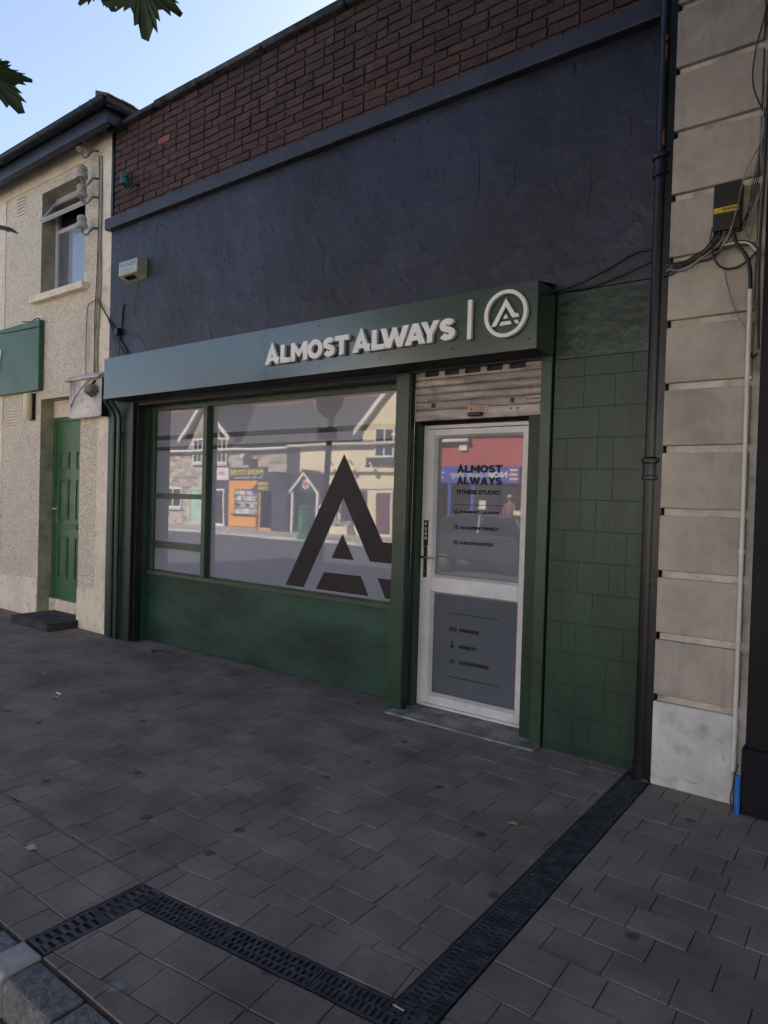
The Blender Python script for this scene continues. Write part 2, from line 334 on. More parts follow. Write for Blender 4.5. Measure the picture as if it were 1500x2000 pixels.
# drains: main runs out from the wall, a second skewed one meets it, a third runs to the kerb
DX0, DX1 = -1.240, -1.085
def d2back(x): return -2.613+(x+2.335)*.113
def d2front(x): return d2back(x)-.120
def clip(poly, a, b, c):                   # keep a*x+b*y<=c
    out = []
    for i, p in enumerate(poly):
        q = poly[(i+1) % len(poly)]; dp = a*p[0]+b*p[1]-c; dq = a*q[0]+b*q[1]-c
        if dp <= 0: out.append(p)
        if dp*dq < 0: k = dp/(dp-dq); out.append((p[0]+(q[0]-p[0])*k, p[1]+(q[1]-p[1])*k))
    return out
def area(p): return abs(sum(p[i][0]*p[(i+1) % len(p)][1]-p[(i+1) % len(p)][0]*p[i][1] for i in range(len(p))))/2
SL = .113; ang2 = math.atan(SL)
def pavers(cx, cy, ang, u0, u1, v0, v1, lw, lh, cuts, seed):
    rnd = random.Random(seed); ca, sa = math.cos(ang), math.sin(ang); out = []
    nr = int((v1-v0)/lh)+1
    for r in range(nr):
        v = v0+r*lh; u = u0-lw*(1+.12*rnd.random())+(r % 2)*lw*.5
        while u < u1:
            ww = lw*(1 if rnd.random() < .88 else rnd.choice((.62, .55)))
            g_ = .0017; q = [(u+g_, v+g_), (u+ww-g_, v+g_), (u+ww-g_, v+lh-g_), (u+g_, v+lh-g_)]
            q = [(cx+a*ca-b*sa, cy+a*sa+b*ca) for a, b in q]
            for c in cuts: q = clip(q, *c) if q else q
            if len(q) >= 3 and area(q) > .0012: out.append(q)
            u += ww
    return out
e = .006
def above(off): return (SL, -1, -(SL*2.335-2.613+off))      # y >= SL*(x+2.335)-2.613+off
def below(off): return (-SL, 1, SL*2.335-2.613+off)
PV = []
PV += pavers(0, 0, 0, -11.2, -1.2, -3.115+.0, .2, .222, .1665, [(1, 0, DX0-e), (-1, 0, 11), (0, 1, .185), above(.175), (0, -1, 2.60+.0)], 1)
PV += pavers(-2.335, -2.613, ang2, -.14, 1.3, .004, .172, .222, .168, [(1, 0, DX0-e), (-1, 0, 2.46), (0, -1, 3.1)], 2)
PV += pavers(0, 0, 0, -11.2, -2.3, -3.115, -2.55, .222, .1665, [(1, 0, -2.46-e), (0, -1, 3.105), (0, 1, -2.6-.002)], 3)
PV += pavers(0, 0, 0, -11.2, -2.3, -3.115, -2.3, .222, .1665, [(1, 0, -2.46-e), (0, -1, 2.6), below(.175-.003)], 31)
PV += pavers(0, 0, 0, DX1, 1.7, -3.115, .2, .225, .1665, [(-1, 0, -DX1-e), (0, -1, 3.105), (0, 1, -.10), (1, 0, 1.6)], 4)
PV += pavers(-2.335, -2.613, ang2, -.5, 1.6, -.79, -.118, .222, .1665, [(-1, 0, 2.325), (1, 0, DX1-e), (0, -1, 3.105), below(-.122)], 5)
def visible(q):
    x = sum(a for a, b in q)/len(q); y = sum(b for a, b in q)/len(q); d = Vector((x, y, 0))-CAM; z = d.dot(f2)
    if z < .3: return None
    u, v = 750+1322*d.dot(r3)/z, 1000-1322*d.dot(u3)/z
    return area(q)/z**3 if -20 < u < 1520 and v < 2020 else None
def paver_shape(b, q, rnd):
    cx = sum(a for a, _ in q)/len(q); cy = sum(c for _, c in q)/len(q); n = len(q)
    dz = rnd.uniform(-.0018, .0018); tx, ty = rnd.uniform(-.007, .007), rnd.uniform(-.007, .007)
    zt = lambda x, y: dz+(x-cx)*tx+(y-cy)*ty
    inn = []
    for x, y in q:
        d = math.hypot(x-cx, y-cy) or 1; k = max(.5, 1-.004/d); inn.append((cx+(x-cx)*k, cy+(y-cy)*k))
    b.add([(x, y, zt(x, y)) for x, y in inn]+[(x, y, zt(x, y)-.0016) for x, y in q]+[(x, y, -.034) for x, y in q],
          [tuple(range(n))]+[(i, i+n, (i+1) % n+n, (i+1) % n) for i in range(n)]+[(i+n, i+2*n, (i+1) % n+2*n, (i+1) % n+n) for i in range(n)])
rnd = random.Random(5)
sc = sorted(((visible(q) or 0, i) for i, q in enumerate(PV)), reverse=True)
for s_, i in sc[:300]:
    b = MB(); paver_shape(b, PV[i], rnd); b.build('paver', m_paver, pave)
b = MB()
for s_, i in sc[300:]: paver_shape(b, PV[i], rnd)
tag(b.build('pavers_beyond', m_paver, pave), kind='stuff')
# concrete apron strips at the wall foot
kerb = tag(MB().box(-60, 40, -3.235, -3.118, -.4, -.06).build('kerb', m_kerb), kind='structure')
for x0, x1 in [(-6.2, -5.3), (-5.3, -4.4), (-4.4, -3.5), (-3.5, -2.60), (-2.60, -2.462), (-2.325, -2.02), (-2.02, -1.2), (-1.2, -.3), (-.3, .6), (.6, 1.5)]:
    MB().xprism([(-3.245, -.14), (-3.118, -.14), (-3.118, -.004), (-3.232, -.004), (-3.245, -.018)], x0+.004, x1-.006).build('kerb_stone', m_kerb, kerb, bevel=.008, seg=2)
o = MB().xprism([(-3.252, -.14), (-3.110, -.14), (-3.110, .006), (-3.236, .006), (-3.252, -.012)], -2.458, -2.328).build('kerb_stone', m_kerbc, kerb, bevel=.006, seg=2)
o['label'] = 'pale smooth concrete kerb stone at the drain outlet'

# ---- channel drains
def grate_mesh(length, width, cols, pitch, slot, rail=.012, stag=True, thick=.014, bars=None):
    b = MB(); h = thick
    b.box(-width/2, -width/2+rail, 0, length, -h, 0); b.box(width/2-rail, width/2, 0, length, -h, 0)
    inner = width-2*rail; cw = inner/cols
    for c in range(1, cols): x = -width/2+rail+c*cw; b.box(x-.004, x+.004, .001, length-.001, -h, -.0008)
    for c in range(cols):
        x0 = -width/2+rail+c*cw+(.004 if c else 0); x1 = -width/2+rail+(c+1)*cw-(.004 if c < cols-1 else 0)
        y = -pitch*(.5 if (c % 2 and stag) else 0)
        while y < length:
            a, d = max(y, .0), min(y+pitch-slot, length)
            if d-a > .002: b.box(x0, x1, a, d, -h, -.0004)
            y += pitch
    b.box(-width/2+rail, width/2-rail, 0, .010, -h, -.0002); b.box(-width/2+rail, width/2-rail, length-.010, length, -h, -.0002)
    return b.mesh('grate', m_grate)
def channel(name, label, p0, ang, total, width, unit, me):
    t = thing(name, label, 'drain', 'channel drains in the paving'); t.location = (p0[0], p0[1], 0); t.rotation_euler = (0, 0, ang)
    MB().box(-width/2-.004, -width/2+.003, 0, total, -.12, -.006).box(width/2-.003, width/2+.004, 0, total, -.12, -.006).box(-width/2, width/2, 0, total, -.13, -.10).build('trough', m_dark, t)
    k = 0
    while k*unit < total-.05:
        o = link('grate', me, t); o.location = (random.uniform(-.001, .001), k*unit+.002, random.uniform(-.002, .0015)); k += 1
    return t
g1 = grate_mesh(.494, .148, 3, .026, .0135); g2 = grate_mesh(.404, .118, 3, .027, .014); g3 = grate_mesh(.244, .124, 2, .034, .017)
g4 = grate_mesh(.404, .118, 2, .024, .012)
t = channel('channel_drain', 'long iron channel drain running straight out from the black downpipe', ((DX0+DX1)/2, -2.56), 0, 2.48, .150, .496, g1)
t2 = channel('channel_drain', 'skewed iron channel drain lying parallel to the shopfront', (-2.325, -2.672), -math.pi/2+ang2, 1.24, .120, .407, g2)
for o, me in zip([c for c in t2.children if c.name.startswith('grate')], (g2, g2, g4, g4)): o.data = me
t3 = channel('channel_drain', 'short iron channel drain running to the pale kerb stone', (-2.392, -3.10), 0, .49, .126, .246, g3)

# ================================================================ SHOP BUILDING
shop = thing('shop_building', 'black rendered and green tiled shop with brick parapet', 'building')
XL, XR = -7.15, -1.10
part('body', m_soffit, shop, (XL, XR, .45, 8.5, 0, 5.62), (XL, XR, .02, .46, 2.72, 5.6))
wallm = MB().prism([(XL, 2.62), (-1.822, 2.62), (-1.822, 3.040), (XR-.03, 3.040), (XR-.03, 4.60), (XL, 4.60)], -.012, .05).build('wall', m_black, shop); wallm['label'] = 'navy black rendered upper wall'
MB().prism([(XL-.03, 4.572), (XR, 4.572), (XR, 4.700), (XL-.03, 4.700)], -.085, .0).build('string_course', m_band, shop, bevel=.012, seg=2)
par = MB().box(XL+.02, XR, .0055, .22, 4.66, 5.66).build('parapet', m_mortar, shop)
bm_list = []
for k in range(6):
    rb = random.Random(k+40); b = MB(); wv = [rb.uniform(-.0035, .0035) for _ in range(12)]
    x, z = .1065, .0315; yb = .006
    vs_ = [(-x+wv[0], -yb+wv[8]*.8, -z+wv[1]), (x+wv[2], -yb+wv[9]*.8, -z+wv[3]), (x+wv[4], -yb+wv[10]*.8, z+wv[5]), (-x+wv[6], -yb+wv[11]*.8, z+wv[7])]
    vi = [(a*.965, q-.004, c*.87) for a, q, c in vs_]
    b.add(vi+vs_+[(a, .03, c) for a, q, c in vs_], [(0, 1, 2, 3)]+[(i, i+4, (i+1) % 4+4, (i+1) % 4) for i in range(4)]+[(i+4, i+8, (i+1) % 4+8, (i+1) % 4+4) for i in range(4)])
    bm_list.append(b.mesh('brick', m_brick))
pk = bm_list[0].copy(); pk.materials[0] = m_pinkbrick
rnd = random.Random(3); cand = []
for r in range(13):
    z = 4.735+r*.0755; x = XL+.03-(.1125 if r % 2 else 0)
    while x < XR-.02:
        hd = rnd.random() < .12; wd = .1125 if hd else .225
        cand.append((x+wd/2, z, wd)); x += wd
def pscore(q):
    d = Vector((q[0], 0, q[1]))-CAM; v = 1000-1322*d.dot(u3)/d.dot(f2); return (0 if v > -25 else 100)+d.length
cand.sort(key=pscore)
rest = MB()
for i, (x, z, wd) in enumerate(cand):
    x0, x1 = max(x-wd/2+.006, XL+.024), min(x+wd/2-.006, XR)
    if x1-x0 < .03: continue
    wsc = (x1-x0)/.213; xc = (x0+x1)/2
    if i < 300:
        special = abs(xc+6.21) < .115 and abs(z-5.34) < .04
        o = link('brick', pk if special else rnd.choice(bm_list), par); o.scale = (wsc, 1, 1)
        o.location = (xc, rnd.uniform(-.003, .003), z+rnd.uniform(-.002, .002)); o.rotation_euler = (rnd.uniform(-.02, .02), rnd.uniform(-.012, .012), rnd.uniform(-.02, .02))
    else: rest.box(x0, x1, -.008, .03, z-.031, z+.031)
if rest.v: tag(rest.build('bricks_beyond', m_brick, par), kind='stuff')
# crooked coping: several uneven lengths
cx_ = XL-.04; rc = random.Random(9)
while cx_ < XR:
    ln = rc.uniform(.7, 1.1); a = min(cx_+ln, XR); dz = rc.uniform(-.008, .010)
    MB().xprism([(-.075+rc.uniform(-.01, .01), 5.675+dz), (.36, 5.675+dz), (.36, 5.775+dz), (-.02, 5.770+dz), (-.08+rc.uniform(-.01, .01), 5.73+dz)], cx_, a-.006).build('coping_stone', m_coping, shop, bevel=.012, seg=2)
    cx_ = a
part('flashing_strip', m_iron, shop, (XL-.012, XL+.030, -.022, .02, 4.69, 5.68))
# tiled pilasters
def tiled(name, x0, x1, z0, z1, y, tw, th, parent, seed, label):
    base = part(name, m_green, parent, (x0, x1, y, .44, 0, z1)); base['label'] = label
    rnd = random.Random(seed); nx = max(1, round((x1-x0)/tw)); wx = (x1-x0)/nx; z = z0; row = 0; cache = {}
    while z < z1-.03:
        h = min(th, z1-z)
        i = 0
        while i < nx:
            k_ = min(rnd.choice((1, 2, 2, 3)), nx-i); a = x0+i*wx; i += k_; wx_ = wx*k_; key = (k_, round(h, 4))
            if key not in cache:
                gx, gz, k = wx_-.0012, h-.003, .0016; v1 = [(0, -.0022, 0), (gx, -.0022, 0), (gx, -.0022, gz), (0, -.0022, gz)]
                v0 = [(k, -.0032, k), (gx-k, -.0032, k), (gx-k, -.0032, gz-k), (k, -.0032, gz-k)]
                cache[key] = MB().add(v0+v1+[(q[0], .002, q[2]) for q in v1], [(0, 1, 2, 3)]+[(j, j+4, (j+1) % 4+4, (j+1) % 4) for j in range(4)]+[(j+4, j+8, (j+1) % 4+8, (j+1) % 4+4) for j in range(4)]).mesh('tile', m_tile)
            o = link('tile', cache[key], base); o.location = (a+.001, y+rnd.uniform(-.0005, .0005), z+.002); o.rotation_euler = (rnd.uniform(-.004, .004), 0, rnd.uniform(-.006, .006))
        z += th
    return base
tiled('pilaster', -1.815, -1.205, .06, 2.60, -.002, .102, .2015, shop, 1, 'green tiled pilaster right of the door')
part('plaster_panel', m_plast, shop, (-1.812, -1.205, -.006, .3, 2.602, 3.035))
tiled('pilaster', XL+.004, -6.71, .04, 2.64, -.002, .105, .2015, shop, 2, 'narrow green tiled pilaster behind two pipes')
part('pilaster_edge', m_green, shop, (-1.204, -1.10, .0, .4, 0, 3.03))
# left shutter guide and jamb
part('guide_rail', m_dark, shop, (-6.706, -6.640, -.020, .10, .0, 2.63), (-6.640, -6.600, .02, .10, .0, 2.63))
part('jamb', m_post, shop, (-6.76, -6.600, .102, .44, 0, 2.70))
# stall riser
part('stall_riser', m_riser, shop, (-6.598, -2.985, .192, .44, 0, .735))
# shop window
win = link('shop_window', None, shop)
WY = .185
part('sill', m_trim, win, (-6.600, -3.03, .165, .40, .737, .785), bevel=.004)
part('head', m_trim, win, (-6.600, -3.03, WY, .40, 2.545, 2.72), bevel=.003)
part('stile', m_trim, win, (-6.598, -6.540, WY, .38, .786, 2.544), bevel=.003)
part('mullion', m_trim, win, (-5.66, -5.60, .150, .38, .786, 2.544), bevel=.003)
for z0, z1 in ((1.585, 1.637), (1.04, 1.112)): part('transom', m_trim, win, (-6.539, -5.661, WY+.004, .36, z0, z1), bevel=.003)
for z0, z1 in ((.786, 1.039), (1.113, 1.584), (1.638, 2.543)): part('pane', m_film, win, (-6.541, -5.659, .222, .234, z0-.001, z1+.001))
part('pane', m_film, win, (-5.601, -3.028, .222, .234, .785, 2.545))
part('glazing_bead', m_trim, win, (-5.599, -5.585, .205, .221, .79, 2.54), (-6.538, -5.662, .205, .221, .7855, .797), (-5.584, -3.04, .205, .221, .7855, .797))
K = lambda x: x*1.0                        # big A emblem on the glass, measured in metres
GY = .2195
E1 = [(-3.834, 2.020), (-3.806, 2.020), (-3.372, 1.282), (-3.262, 1.282), (-3.180, 1.112), (-3.502, 1.112), (-3.815, 1.646), (-4.262, .816), (-4.490, .816)]
E1 = [(-3.820, 2.022), (-3.374, 1.282), (-3.262, 1.282), (-3.180, 1.112), (-3.502, 1.112), (-3.816, 1.646), (-4.262, .818), (-4.490, .818)]
E2 = [(-3.815, 1.326), (-3.680, 1.110), (-3.932, 1.110)]
E3 = [(-4.016, .978), (-3.596, .978), (-3.512, .818), (-4.108, .818)]
E4 = [(-3.414, .978), (-3.262, .978), (-3.176, .818), (-3.330, .818)]
em = contour('window_emblem', [E1, E2, E3, E4], GY, .003, m_vinyl, win); em['label'] = 'huge dark brown letter A emblem on the frosted window'
# posts, door, threshold
part('shutter_post', m_post, shop, (-3.112, -2.985, -.012, .06, 0, 2.64), bevel=.004)
part('guide_slot', m_dark, shop, (-2.9845, -2.972, -.002, .05, 0, 2.63))
part('shutter_post', m_post, shop, (-1.905, -1.828, -.022, .05, 0, 2.64), bevel=.004)
part('door_post', m_post, shop, (-3.026, -2.982, .130, .40, 0, 2.64), bevel=.003)
part('door_jamb', m_green, shop, (-2.02, -1.83, .06, .44, 0, 2.64))
part('door_head', m_soffit, shop, (-2.98, -1.9, .22, .44, 2.24, 2.72))
MB().slab([(-3.06, -.115), (-2.9, -.125), (-2.2, -.128), (-1.83, -.115), (-1.83, .40), (-3.06, .40)], -.03, .012).build('threshold', m_concrete, shop, bevel=.01, seg=2)
dr = link('shop_door', None, shop); dr['label'] = 'white framed glazed shop door with frosted panes'
part('frame', m_alu, dr, (-2.978, -2.948, .200, .27, .02, 2.235), (-2.052, -2.022, .200, .27, .02, 2.235), (-2.9478, -2.0522, .203, .27, 2.205, 2.234), (-2.9478, -2.0522, .195, .27, .0182, .040), bevel=.003)
part('leaf', m_alu, dr, (-2.943, -2.868, .186, .25, .045, 2.20), (-2.120, -2.056, .186, .25, .045, 2.20), (-2.8675, -2.1205, .188, .25, 2.150, 2.198), (-2.8675, -2.1205, .188, .25, .93, 1.045), (-2.8675, -2.1205, .188, .25, .046, .115), bevel=.003)
def bead(x0, x1, z0, z1, d=.018):
    b = MB(); a = [(x0, .186, z0), (x1, .186, z0), (x1, .186, z1), (x0, .186, z1)]; c = [(x0+d, .222, z0+d), (x1-d, .222, z0+d), (x1-d, .222, z1-d), (x0+d, .222, z1-d)]
    b.add(a+c, [(i, (i+1) % 4, (i+1) % 4+4, i+4) for i in range(4)]); return b.build('glazing_bead', m_alu, dr)
bead(-2.8685, -2.1195, 1.044, 2.151); bead(-2.8685, -2.1195, .114, .931)
up_p = part('pane', m_dfilm, dr, (-2.8665, -2.1215, .230, .240, 1.046, 2.149)); lo_p = part('pane', m_dfilm2, dr, (-2.8665, -2.1215, .230, .240, .116, .929))
DY = .2265
def word(ws, x0, x1, z0, h, rel, y, ext, m, parent):
    tot = sum(a for _, a in rel); x = x0
    for ch, a in rel:
        wd = a/tot*(x1-x0)
        if ch != ' ': glyph(ch, x+wd*.02, x+wd*.97, z0, h*(1.2 if ch == 'B' else 1), y, ext, m, parent, 'letter')
        x += wd
AL1 = [('B', 1.0), ('L', .72), ('M', 1.2), ('O', 1.05), ('S', .85), ('T', .85)]; AL2 = [('B', 1.0), ('L', .72), ('W', 1.5), ('A', 1.0), ('Y', .95), ('S', .85)]
word('', -2.684, -2.296, 1.862, .058, AL1, DY, .002, m_textv, dr); word('', -2.684, -2.296, 1.772, .058, AL2, DY, .002, m_textv, dr)
text('FITNESS STUDIO', -2.678, -2.307, 1.698, .034, DY, m_textv, dr, bold=.06)
part('rule', m_textv, dr, (-2.697, -2.285, .2255, .2275, 1.6155, 1.6195))
text('@ALMOST__ALWAYS', -2.647, -2.313, 1.548, .026, DY, m_textv, dr, bold=.065)
text('AA-DARREN TINNELLY', -2.641, -2.311, 1.430, .024, DY, m_textv, dr, bold=.065)
text('ALMOSTALWAYS.IE', -2.646, -2.353, 1.312, .024, DY, m_textv, dr, bold=.065)
contour('camera_icon', [[(-2.695, 1.543), (-2.659, 1.543), (-2.659, 1.578), (-2.695, 1.578)], [(-2.691, 1.547), (-2.663, 1.547), (-2.663, 1.574), (-2.691, 1.574)], ell(-2.677, 1.5605, .0095, .0095, 16), ell(-2.677, 1.5605, .0055, .0055, 16)], DY, .002, m_textv, dr)
contour('round_icon', [ell(-2.676, 1.444, .018, .018, 20), ell(-2.676, 1.444, .0145, .0145, 20)], DY, .002, m_textv, dr)
contour('f_icon', [[(-2.679, 1.430), (-2.673, 1.430), (-2.673, 1.444), (-2.668, 1.444), (-2.668, 1.449), (-2.673, 1.449), (-2.672, 1.454), (-2.667, 1.454), (-2.667, 1.459), (-2.675, 1.459), (-2.679, 1.454), (-2.679, 1.449), (-2.683, 1.449), (-2.683, 1.444), (-2.679, 1.444)]], DY, .002, m_textv, dr)
contour('globe_icon', [ell(-2.676, 1.325, .018, .018, 20), ell(-2.676, 1.325, .015, .015, 20), ell(-2.676, 1.325, .008, .0135, 16), ell(-2.676, 1.325, .005, .011, 16)], DY, .002, m_textv, dr)
part('rule', m_textv, dr, (-2.711, -2.280, .2255, .2275, .770, .7745)); part('rule', m_textv, dr, (-2.710, -2.272, .2255, .2275, .277, .2815))
text('STRENGTH', -2.620, -2.450, .637, .028, DY, m_textv, dr, bold=.075); text('MOBILITY', -2.617, -2.462, .510, .027, DY, m_textv, dr, bold=.075); text('CONDITIONING', -2.615, -2.357, .389, .028, DY, m_textv, dr, bold=.075)
contour('dumbbell_icon', [ell(-2.694, .650, .0145, .018, 14), ell(-2.694, .650, .008, .011, 14), ell(-2.657, .650, .0145, .018, 14), ell(-2.657, .650, .008, .011, 14), [(-2.679, .646), (-2.672, .646), (-2.672, .654), (-2.679, .654)]], DY, .002, m_textv, dr)
contour('figure_icon', [ell(-2.681, .553, .0065, .0065, 12), stroke([(-2.682, .544), (-2.680, .530), (-2.690, .515), (-2.692, .504)], .0032), stroke([(-2.677, .530), (-2.668, .518), (-2.664, .505)], .0030), stroke([(-2.690, .541), (-2.694, .530)], .0022)], DY, .002, m_textv, dr)
contour('heart_icon', [[(-2.675, .382), (-2.695, .404), (-2.692, .415), (-2.682, .418), (-2.675, .411), (-2.668, .418), (-2.658, .415), (-2.655, .404)], [(-2.675, .389), (-2.689, .404), (-2.687, .411), (-2.682, .413), (-2.675, .405), (-2.668, .413), (-2.663, .411), (-2.661, .404)]], DY, .002, m_textv, dr)
part('push_plate', m_blackpl, dr, (-2.943, -2.902, .180, .1855, 1.284, 1.486), bevel=.001)
for i, ch in enumerate('PUSH'): text(ch, -2.931, -2.914, 1.444-i*.037, .024, .1785, m_white, dr, 'push_letter', bold=.03)
hp = part('handle_plate', m_blackpl, dr, (-2.938, -2.908, .178, .1855, 1.035, 1.282), bevel=.003); part('handle_edge', m_brass, hp, (-2.9075, -2.9035, .180, .1855, 1.04, 1.278))
MB().tube([(-2.923, .178, 1.196), (-2.923, .135, 1.196)], .010).tube(curve_pts([(-2.931, .135, 1.197), (-2.90, .130, 1.198), (-2.86, .130, 1.196), (-2.815, .134, 1.192)], 4), [.009]*4+[.0085]*5+[.007]*4).build('handle', m_brass, dr, smooth=True)
MB().lathe([(.008, 0), (.008, -.006)], (-2.923, .178, 1.085), 12, 'Y').build('keyhole', m_metal, hp)
# roller shutter half lowered over the door
sh = link('roller_shutter', None, shop); sh['label'] = 'grimy galvanised roller shutter rolled up above the door'
SX0, SX1, SY = -2.972, -1.906, .055
def slat(z0, z1, name='slat'):
    pr = [(SY+.004, z0), (SY+.016, z0), (SY+.016, z1), (SY+.004, z1), (SY-.001, z1-.006), (SY-.006, (z0+z1)/2+.008), (SY-.006, (z0+z1)/2-.008), (SY-.001, z0+.006)]
    return MB().xprism(pr, SX0, SX1).build(name, m_shut, sh)
for z0, z1 in ((2.396, 2.450), (2.454, 2.508), (2.512, 2.566), (2.640, 2.70)): slat(z0, z1)
o = contour('slotted_slat', [[(SX0, 2.570), (SX1, 2.570), (SX1, 2.636), (SX0, 2.636)]] + [[(x0+.012+(.142-.024)/2*(0)+q[0], 2.603+q[1]) for q in (ell(.118, 0, .012, .018, 8, -90, 90)+ell(.012, 0, .012, .018, 8, 90, 270))] for x0 in [-2.905+i*.178 for i in range(5)]], SY+.004, .010, m_shut, sh)
part('shutter_gap', m_dark, sh, (SX0+.005, SX1-.005, SY+.018, SY+.022, 2.39, 2.71))
slat(2.334, 2.392, 'lock_slat'); part('bottom_rail', m_shut, sh, (SX0, SX1, SY-.010, SY+.02, 2.250, 2.330), bevel=.006, seg=2)
for x0, x1 in ((-2.968, -2.885), (-2.035, -1.915)):
    lk = part('lock_plate', m_shut, sh, (x0, x1, SY-.011, SY-.006, 2.342, 2.386), bevel=.002); part('bolt_slot', m_dark, lk, (x0+.03, x1-.03, SY-.0135, SY-.0112, 2.360, 2.367))
    for xx in (x0+.01, x1-.01): MB().lathe([(.005, 0), (.005, -.003)], (xx, SY-.011, 2.364), 10, 'Y').build('rivet', m_dark, lk)
for xx in (-2.80, -2.145): MB().lathe([(.018, 0), (.018, -.006), (.008, -.008)], (xx, SY-.006, 2.363), 14, 'Y').build('lock_cylinder', m_dark, sh)
for xx in (-2.15, -2.10): MB().lathe([(.007, 0), (.007, -.004)], (xx, SY-.010, 2.305), 10, 'Y').build('hole', m_dark, sh)
part('pull_handle', m_dark, sh, (-2.478, -2.370, SY-.055, SY-.011, 2.262, 2.292), bevel=.006, seg=2)
lb = part('maker_label', m_labelw, sh, (-2.497, -2.338, SY-.0135, SY-.0103, 2.293, 2.338)); MB().lathe([(.013, 0), (.013, -.001)], (-2.468, SY-.0137, 2.316), 14, 'Y').build('label_mark', m_red, lb)
part('label_text', m_red, lb, (-2.445, -2.355, SY-.0150, SY-.0138, 2.322, 2.328), (-2.445, -2.370, SY-.0150, SY-.0138, 2.310, 2.316))
# rolled shutter bottom rail over the window
part('window_shutter_rail', m_dark, shop, (-6.60, -3.115, .02, .075, 2.585, 2.70), bevel=.005)
part('shutter_housing', m_soffit, shop, (-6.70, -1.83, .02, .18, 2.705, 3.0))
# plaster details on the black wall
for pts in ([(-6.23, 4.62), (-6.26, 4.50), (-6.31, 4.38), (-6.33, 4.26)], [(-6.60, 3.93), (-6.62, 3.80), (-6.66, 3.72), (-6.66, 3.60)], [(-6.52, 3.30), (-6.46, 3.22), (-6.42, 3.18)]):
    MB().tube([(x, -.013, z) for x, z in pts], .0015, 5).build('crack', m_dark, shop)
for pts in ([(-2.45, 4.25), (-2.44, 4.1), (-2.43, 3.9), (-2.46, 3.75)], [(-2.15, 4.12), (-2.15, 3.85), (-2.18, 3.80)], [(-1.62, 3.9), (-1.61, 3.7), (-1.63, 3.5)], [(-3.9, 3.85), (-3.93, 3.6), (-3.9, 3.45)]):
    MB().tube([(x, -.010, z) for x, z in pts], [.002]+[.006]*(len(pts)-2)+[.004], 6).build('paint_run', m_black, shop, smooth=True)
hl = MB()
for x, z in [(-6.66, 3.585), (-6.41, 3.165), (-6.24, 4.46), (-4.85, 3.45), (-3.75, 3.28), (-3.2, 4.45), (-2.9, 4.5), (-2.2, 3.8), (-5.2, 3.9), (-3.62, 3.20), (-3.0, 3.75)]:
    hl.lathe([(.012, 0), (.012, -.004)], (x, -.012, z), 8, 'Y')
hl.build('plug_holes', m_dark, shop)

# ================================================================ FASCIA SIGN
sg = thing('fascia_sign', 'long green fascia sign lettered ALMOST ALWAYS over the shopfront', 'sign')
FX0, FX1, FZ0, FZ1 = -6.757, -1.820, 2.625, 3.052
SEAM = -4.293
part('panel', m_fascia, sg, (FX0, SEAM-.001, -.300, -.296, FZ0, FZ1)); part('panel', m_fascia, sg, (SEAM+.001, FX1, -.300, -.296, FZ0, FZ1))
part('end_panel', m_fascia, sg, (FX1-.004, FX1, -.2955, -.012, FZ0, FZ1)); part('end_panel', m_fascia, sg, (FX0, FX0+.004, -.2955, -.012, FZ0, FZ1))
MB().add([(FX0, -.2965, FZ1-.004), (FX1, -.2965, FZ1-.004), (FX1, -.012, FZ1+.05), (FX0, -.012, FZ1+.05)], [(0, 1, 2, 3)]).build('top_cover', m_fascia, sg)
part('soffit', m_soffit, sg, (FX0+.005, FX1-.005, -.2955, -.03, FZ0+.004, FZ0+.012))
sr = MB()
for x in [FX0+.05]+[FX0+.05+.40*i for i in range(1, 6)]+[SEAM-.03, SEAM+.03]+[SEAM+.62*i for i in range(1, 4)]+[FX1-.05]:
    for z in (FZ0+.06, FZ1-.05): sr.lathe([(.006, 0), (.006, -.002), (.003, -.003)], (x, -.300, z), 8, 'Y')
sr.build('screws', m_dark, sg)
LZ = 2.742; LH = .146
for ch, x0, x1 in [('B', -4.248, -4.080), ('L', -4.066, -3.955), ('M', -3.946, -3.766), ('O', -3.762, -3.604), ('S', -3.596, -3.474), ('T', -3.476, -3.338), ('B', -3.299, -3.126), ('L', -3.114, -2.994), ('W', -3.034, -2.784), ('A', -2.812, -2.640), ('Y', -2.680, -2.525), ('S', -2.523, -2.396)]:
    glyph(ch, x0, x1, LZ, LH*(1.22 if ch == 'B' else 1), -.322, .028, m_white, sg, 'letter', bevel=.0012)
part('divider_bar', m_white, sg, (-2.306, -2.274, -.336, -.308, 2.726, 2.990), bevel=.002)
rcx, rcz = -2.026, 2.862
o = contour('emblem_ring', [ell(rcx, rcz, .153, .153, 56), ell(rcx, rcz, .128, .128, 56)], -.322, .028, m_white, sg)
ex = lambda x, z: (rcx+(x+3.82)*.150-.002, rcz-.072+(z-.818)*.143)
o = contour('emblem', [[ex(*q) for q in E] for E in (E1, E2, E3, E4)], -.318, .020, m_white, sg); o['label'] = 'white letter A emblem inside the ring'

